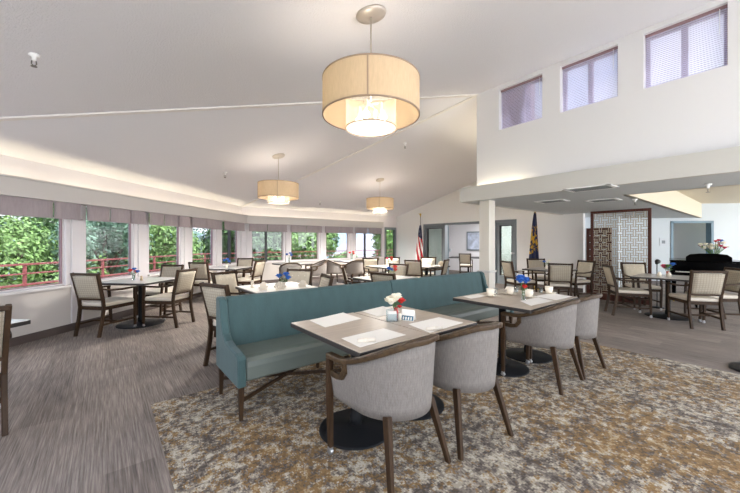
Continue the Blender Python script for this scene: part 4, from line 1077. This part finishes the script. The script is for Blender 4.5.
# sign on the angled wall
ss = s_of(663, WO, WD); sp_ = frW(ss, -.02, 1.376); o = thing('wall_sign', 'small grey framed sign left of the slate blue doorway', 'sign', sp_, 0)
mb = MB(); fr_ = lambda s, of, z: frW(ss + s, of - .02, z) - frW(ss, -.02, 0) 
fbox(mb, fr_, -.11, .11, 0, .02, -.12, .12); pl_ = mb.build('sign_plate', 'smallsign', o); 
mb = MB(); fbox(mb, fr_, -.05, .05, -.004, 0, -.05, .05); mb.build('sign_symbol', 'grey_frame', pl_)
# picture in the side room
a_, b_ = ray(475); Yp = 13.3 / a_; yc = b_ * Yp; zc_ = H + (HY - 241) / F * Yp
pf = thing('wall_picture', 'framed pale blue abstract picture in the side room', 'picture', (13.28, yc, zc_))
MB().box((-.03, -.42, -.44), (.015, .42, .44)).build('picture_frame', 'grey_frame', pf, bevel=.004)
MB().box((-.034, -.36, -.38), (-.03, .36, .38)).build('picture_print', 'art', pf)
# black stand at the right frame edge
bp_ = at(752, 371, 0); o = thing('display_stand', 'black round stand base cut off by the right frame edge', 'stand', bp_)
MB().lathe([(.17, 0), (.17, .03), (.15, .045), (.03, .06)], n=36).build('stand_base', 'black', o); MB().tube([(.05, -.05, .04), (.05, -.05, 1.1)], .016, 10).build('stand_pole', 'black', o)
# outlet on the left wall
so_ = s_of(68.5, LO, LD); 

# ------------------------------------------------------------------ light
w = bpy.data.worlds.new('sky'); sc.world = w; w.use_nodes = True; nt = w.node_tree; bg = nt.nodes['Background']
tc = nt.nodes.new('ShaderNodeTexCoord'); sp = nt.nodes.new('ShaderNodeSeparateXYZ'); nt.links.new(tc.outputs['Generated'], sp.inputs[0])
rp = nt.nodes.new('ShaderNodeValToRGB'); nt.links.new(sp.outputs[2], rp.inputs[0]); e = rp.color_ramp.elements
e[0].position = 0; e[0].color = (.84, .88, .93, 1); e[1].position = .7; e[1].color = (.45, .60, .88, 1)
n1 = nt.nodes.new('ShaderNodeTexNoise'); n1.inputs['Scale'].default_value = 3.5; n1.inputs['Detail'].default_value = 6; nt.links.new(tc.outputs['Generated'], n1.inputs['Vector'])
r2 = nt.nodes.new('ShaderNodeValToRGB'); nt.links.new(n1.outputs['Fac'], r2.inputs[0]); r2.color_ramp.elements[0].position = .48; r2.color_ramp.elements[1].position = .6
mx = nt.nodes.new('ShaderNodeMix'); mx.data_type = 'RGBA'; nt.links.new(r2.outputs[0], mx.inputs[0]); nt.links.new(rp.outputs[0], mx.inputs[6]); mx.inputs[7].default_value = (.95, .96, 1, 1)
nt.links.new(mx.outputs[2], bg.inputs['Color']); bg.inputs['Strength'].default_value = 3.2
def light(name, kind, loc, energy, color=(1, 1, 1), **kw):
    l = bpy.data.lights.new(name, kind); l.energy = energy; l.color = color
    for k, v in kw.items(): setattr(l, k, v)
    o = bpy.data.objects.new(name, l); COL.objects.link(o); o.location = loc; return o
s_ = light('sun', 'SUN', (0, -20, 20), 8.5, (.96, .98, 1), angle=R(1.5)); s_.rotation_euler = Vector((-.22, .36, -.9)).to_track_quat('-Z', 'Y').to_euler()
for c, zb in PC: light('pendant_light', 'POINT', c + Vector((0, 0, zb + .12)), 4.5, (1, .9, .76), shadow_soft_size=.12)
for (c, zb), e_ in zip(PC, (10, 360, 950)):
    light('pendant_downlight', 'SPOT', c + Vector((0, 0, zb - .13)), e_, (1, .96, .9), shadow_soft_size=.2, spot_size=R(165), spot_blend=.6)
def cove(p, q, e):
    p, q = Vector(p), Vector(q); d = q - p; o = light('cove_light', 'AREA', (p + q) / 2, e, (1, .87, .62), shape='RECTANGLE', size=d.length, size_y=.05); o.rotation_euler = (math.pi, 0, math.atan2(d.y, d.x)); 
for k in range(5): cove(frL(.2 + k * 1.42, -.12, 2.08), frL(.2 + (k + 1) * 1.42 - .12, -.12, 2.08), 1.6)
for k in range(4): cove(frN(.2 + k * 1.5, -.12, 2.08), frN(.2 + (k + 1) * 1.5 - .12, -.12, 2.08), 1.6)
cove((5.56, 2.7, 2.3), (5.56, 3.7, 2.3), 2)
cove((5.9, 3.78, 2.35), (9.9, 3.78, 2.35), 20)  # unseen uplight added along the fascia to brighten the far ceiling
o = light('side_room_light', 'AREA', (11.8, 7, 2.45), 90, (1, 1, 1), shape='SQUARE', size=1.2)  # unseen area light added to brighten the side room
o = light('office_light', 'AREA', frW((sd0 + sd1) / 2, .9, 2.45), 12, (1, .95, .9), shape='SQUARE', size=.5)
# unseen area lights below the tray ceiling, beyond the tray edge
for x, y in ((10.5, -1.2), (13.2, -1.2)): light('tray_area_light', 'AREA', (x, y, 2.6), 12, (.9, .96, 1), shape='SQUARE', size=1.2)

sc.view_settings.view_transform = 'Standard'; sc.view_settings.look = 'None'; sc.view_settings.gamma = 1; sc.view_settings.exposure = .85
sc.cycles.use_denoising = True; sc.cycles.max_bounces = 8; sc.cycles.diffuse_bounces = 5; sc.cycles.transparent_max_bounces = 16; sc.cycles.sample_clamp_indirect = 6
sc.cycles.caustics_reflective = False; sc.cycles.caustics_refractive = False
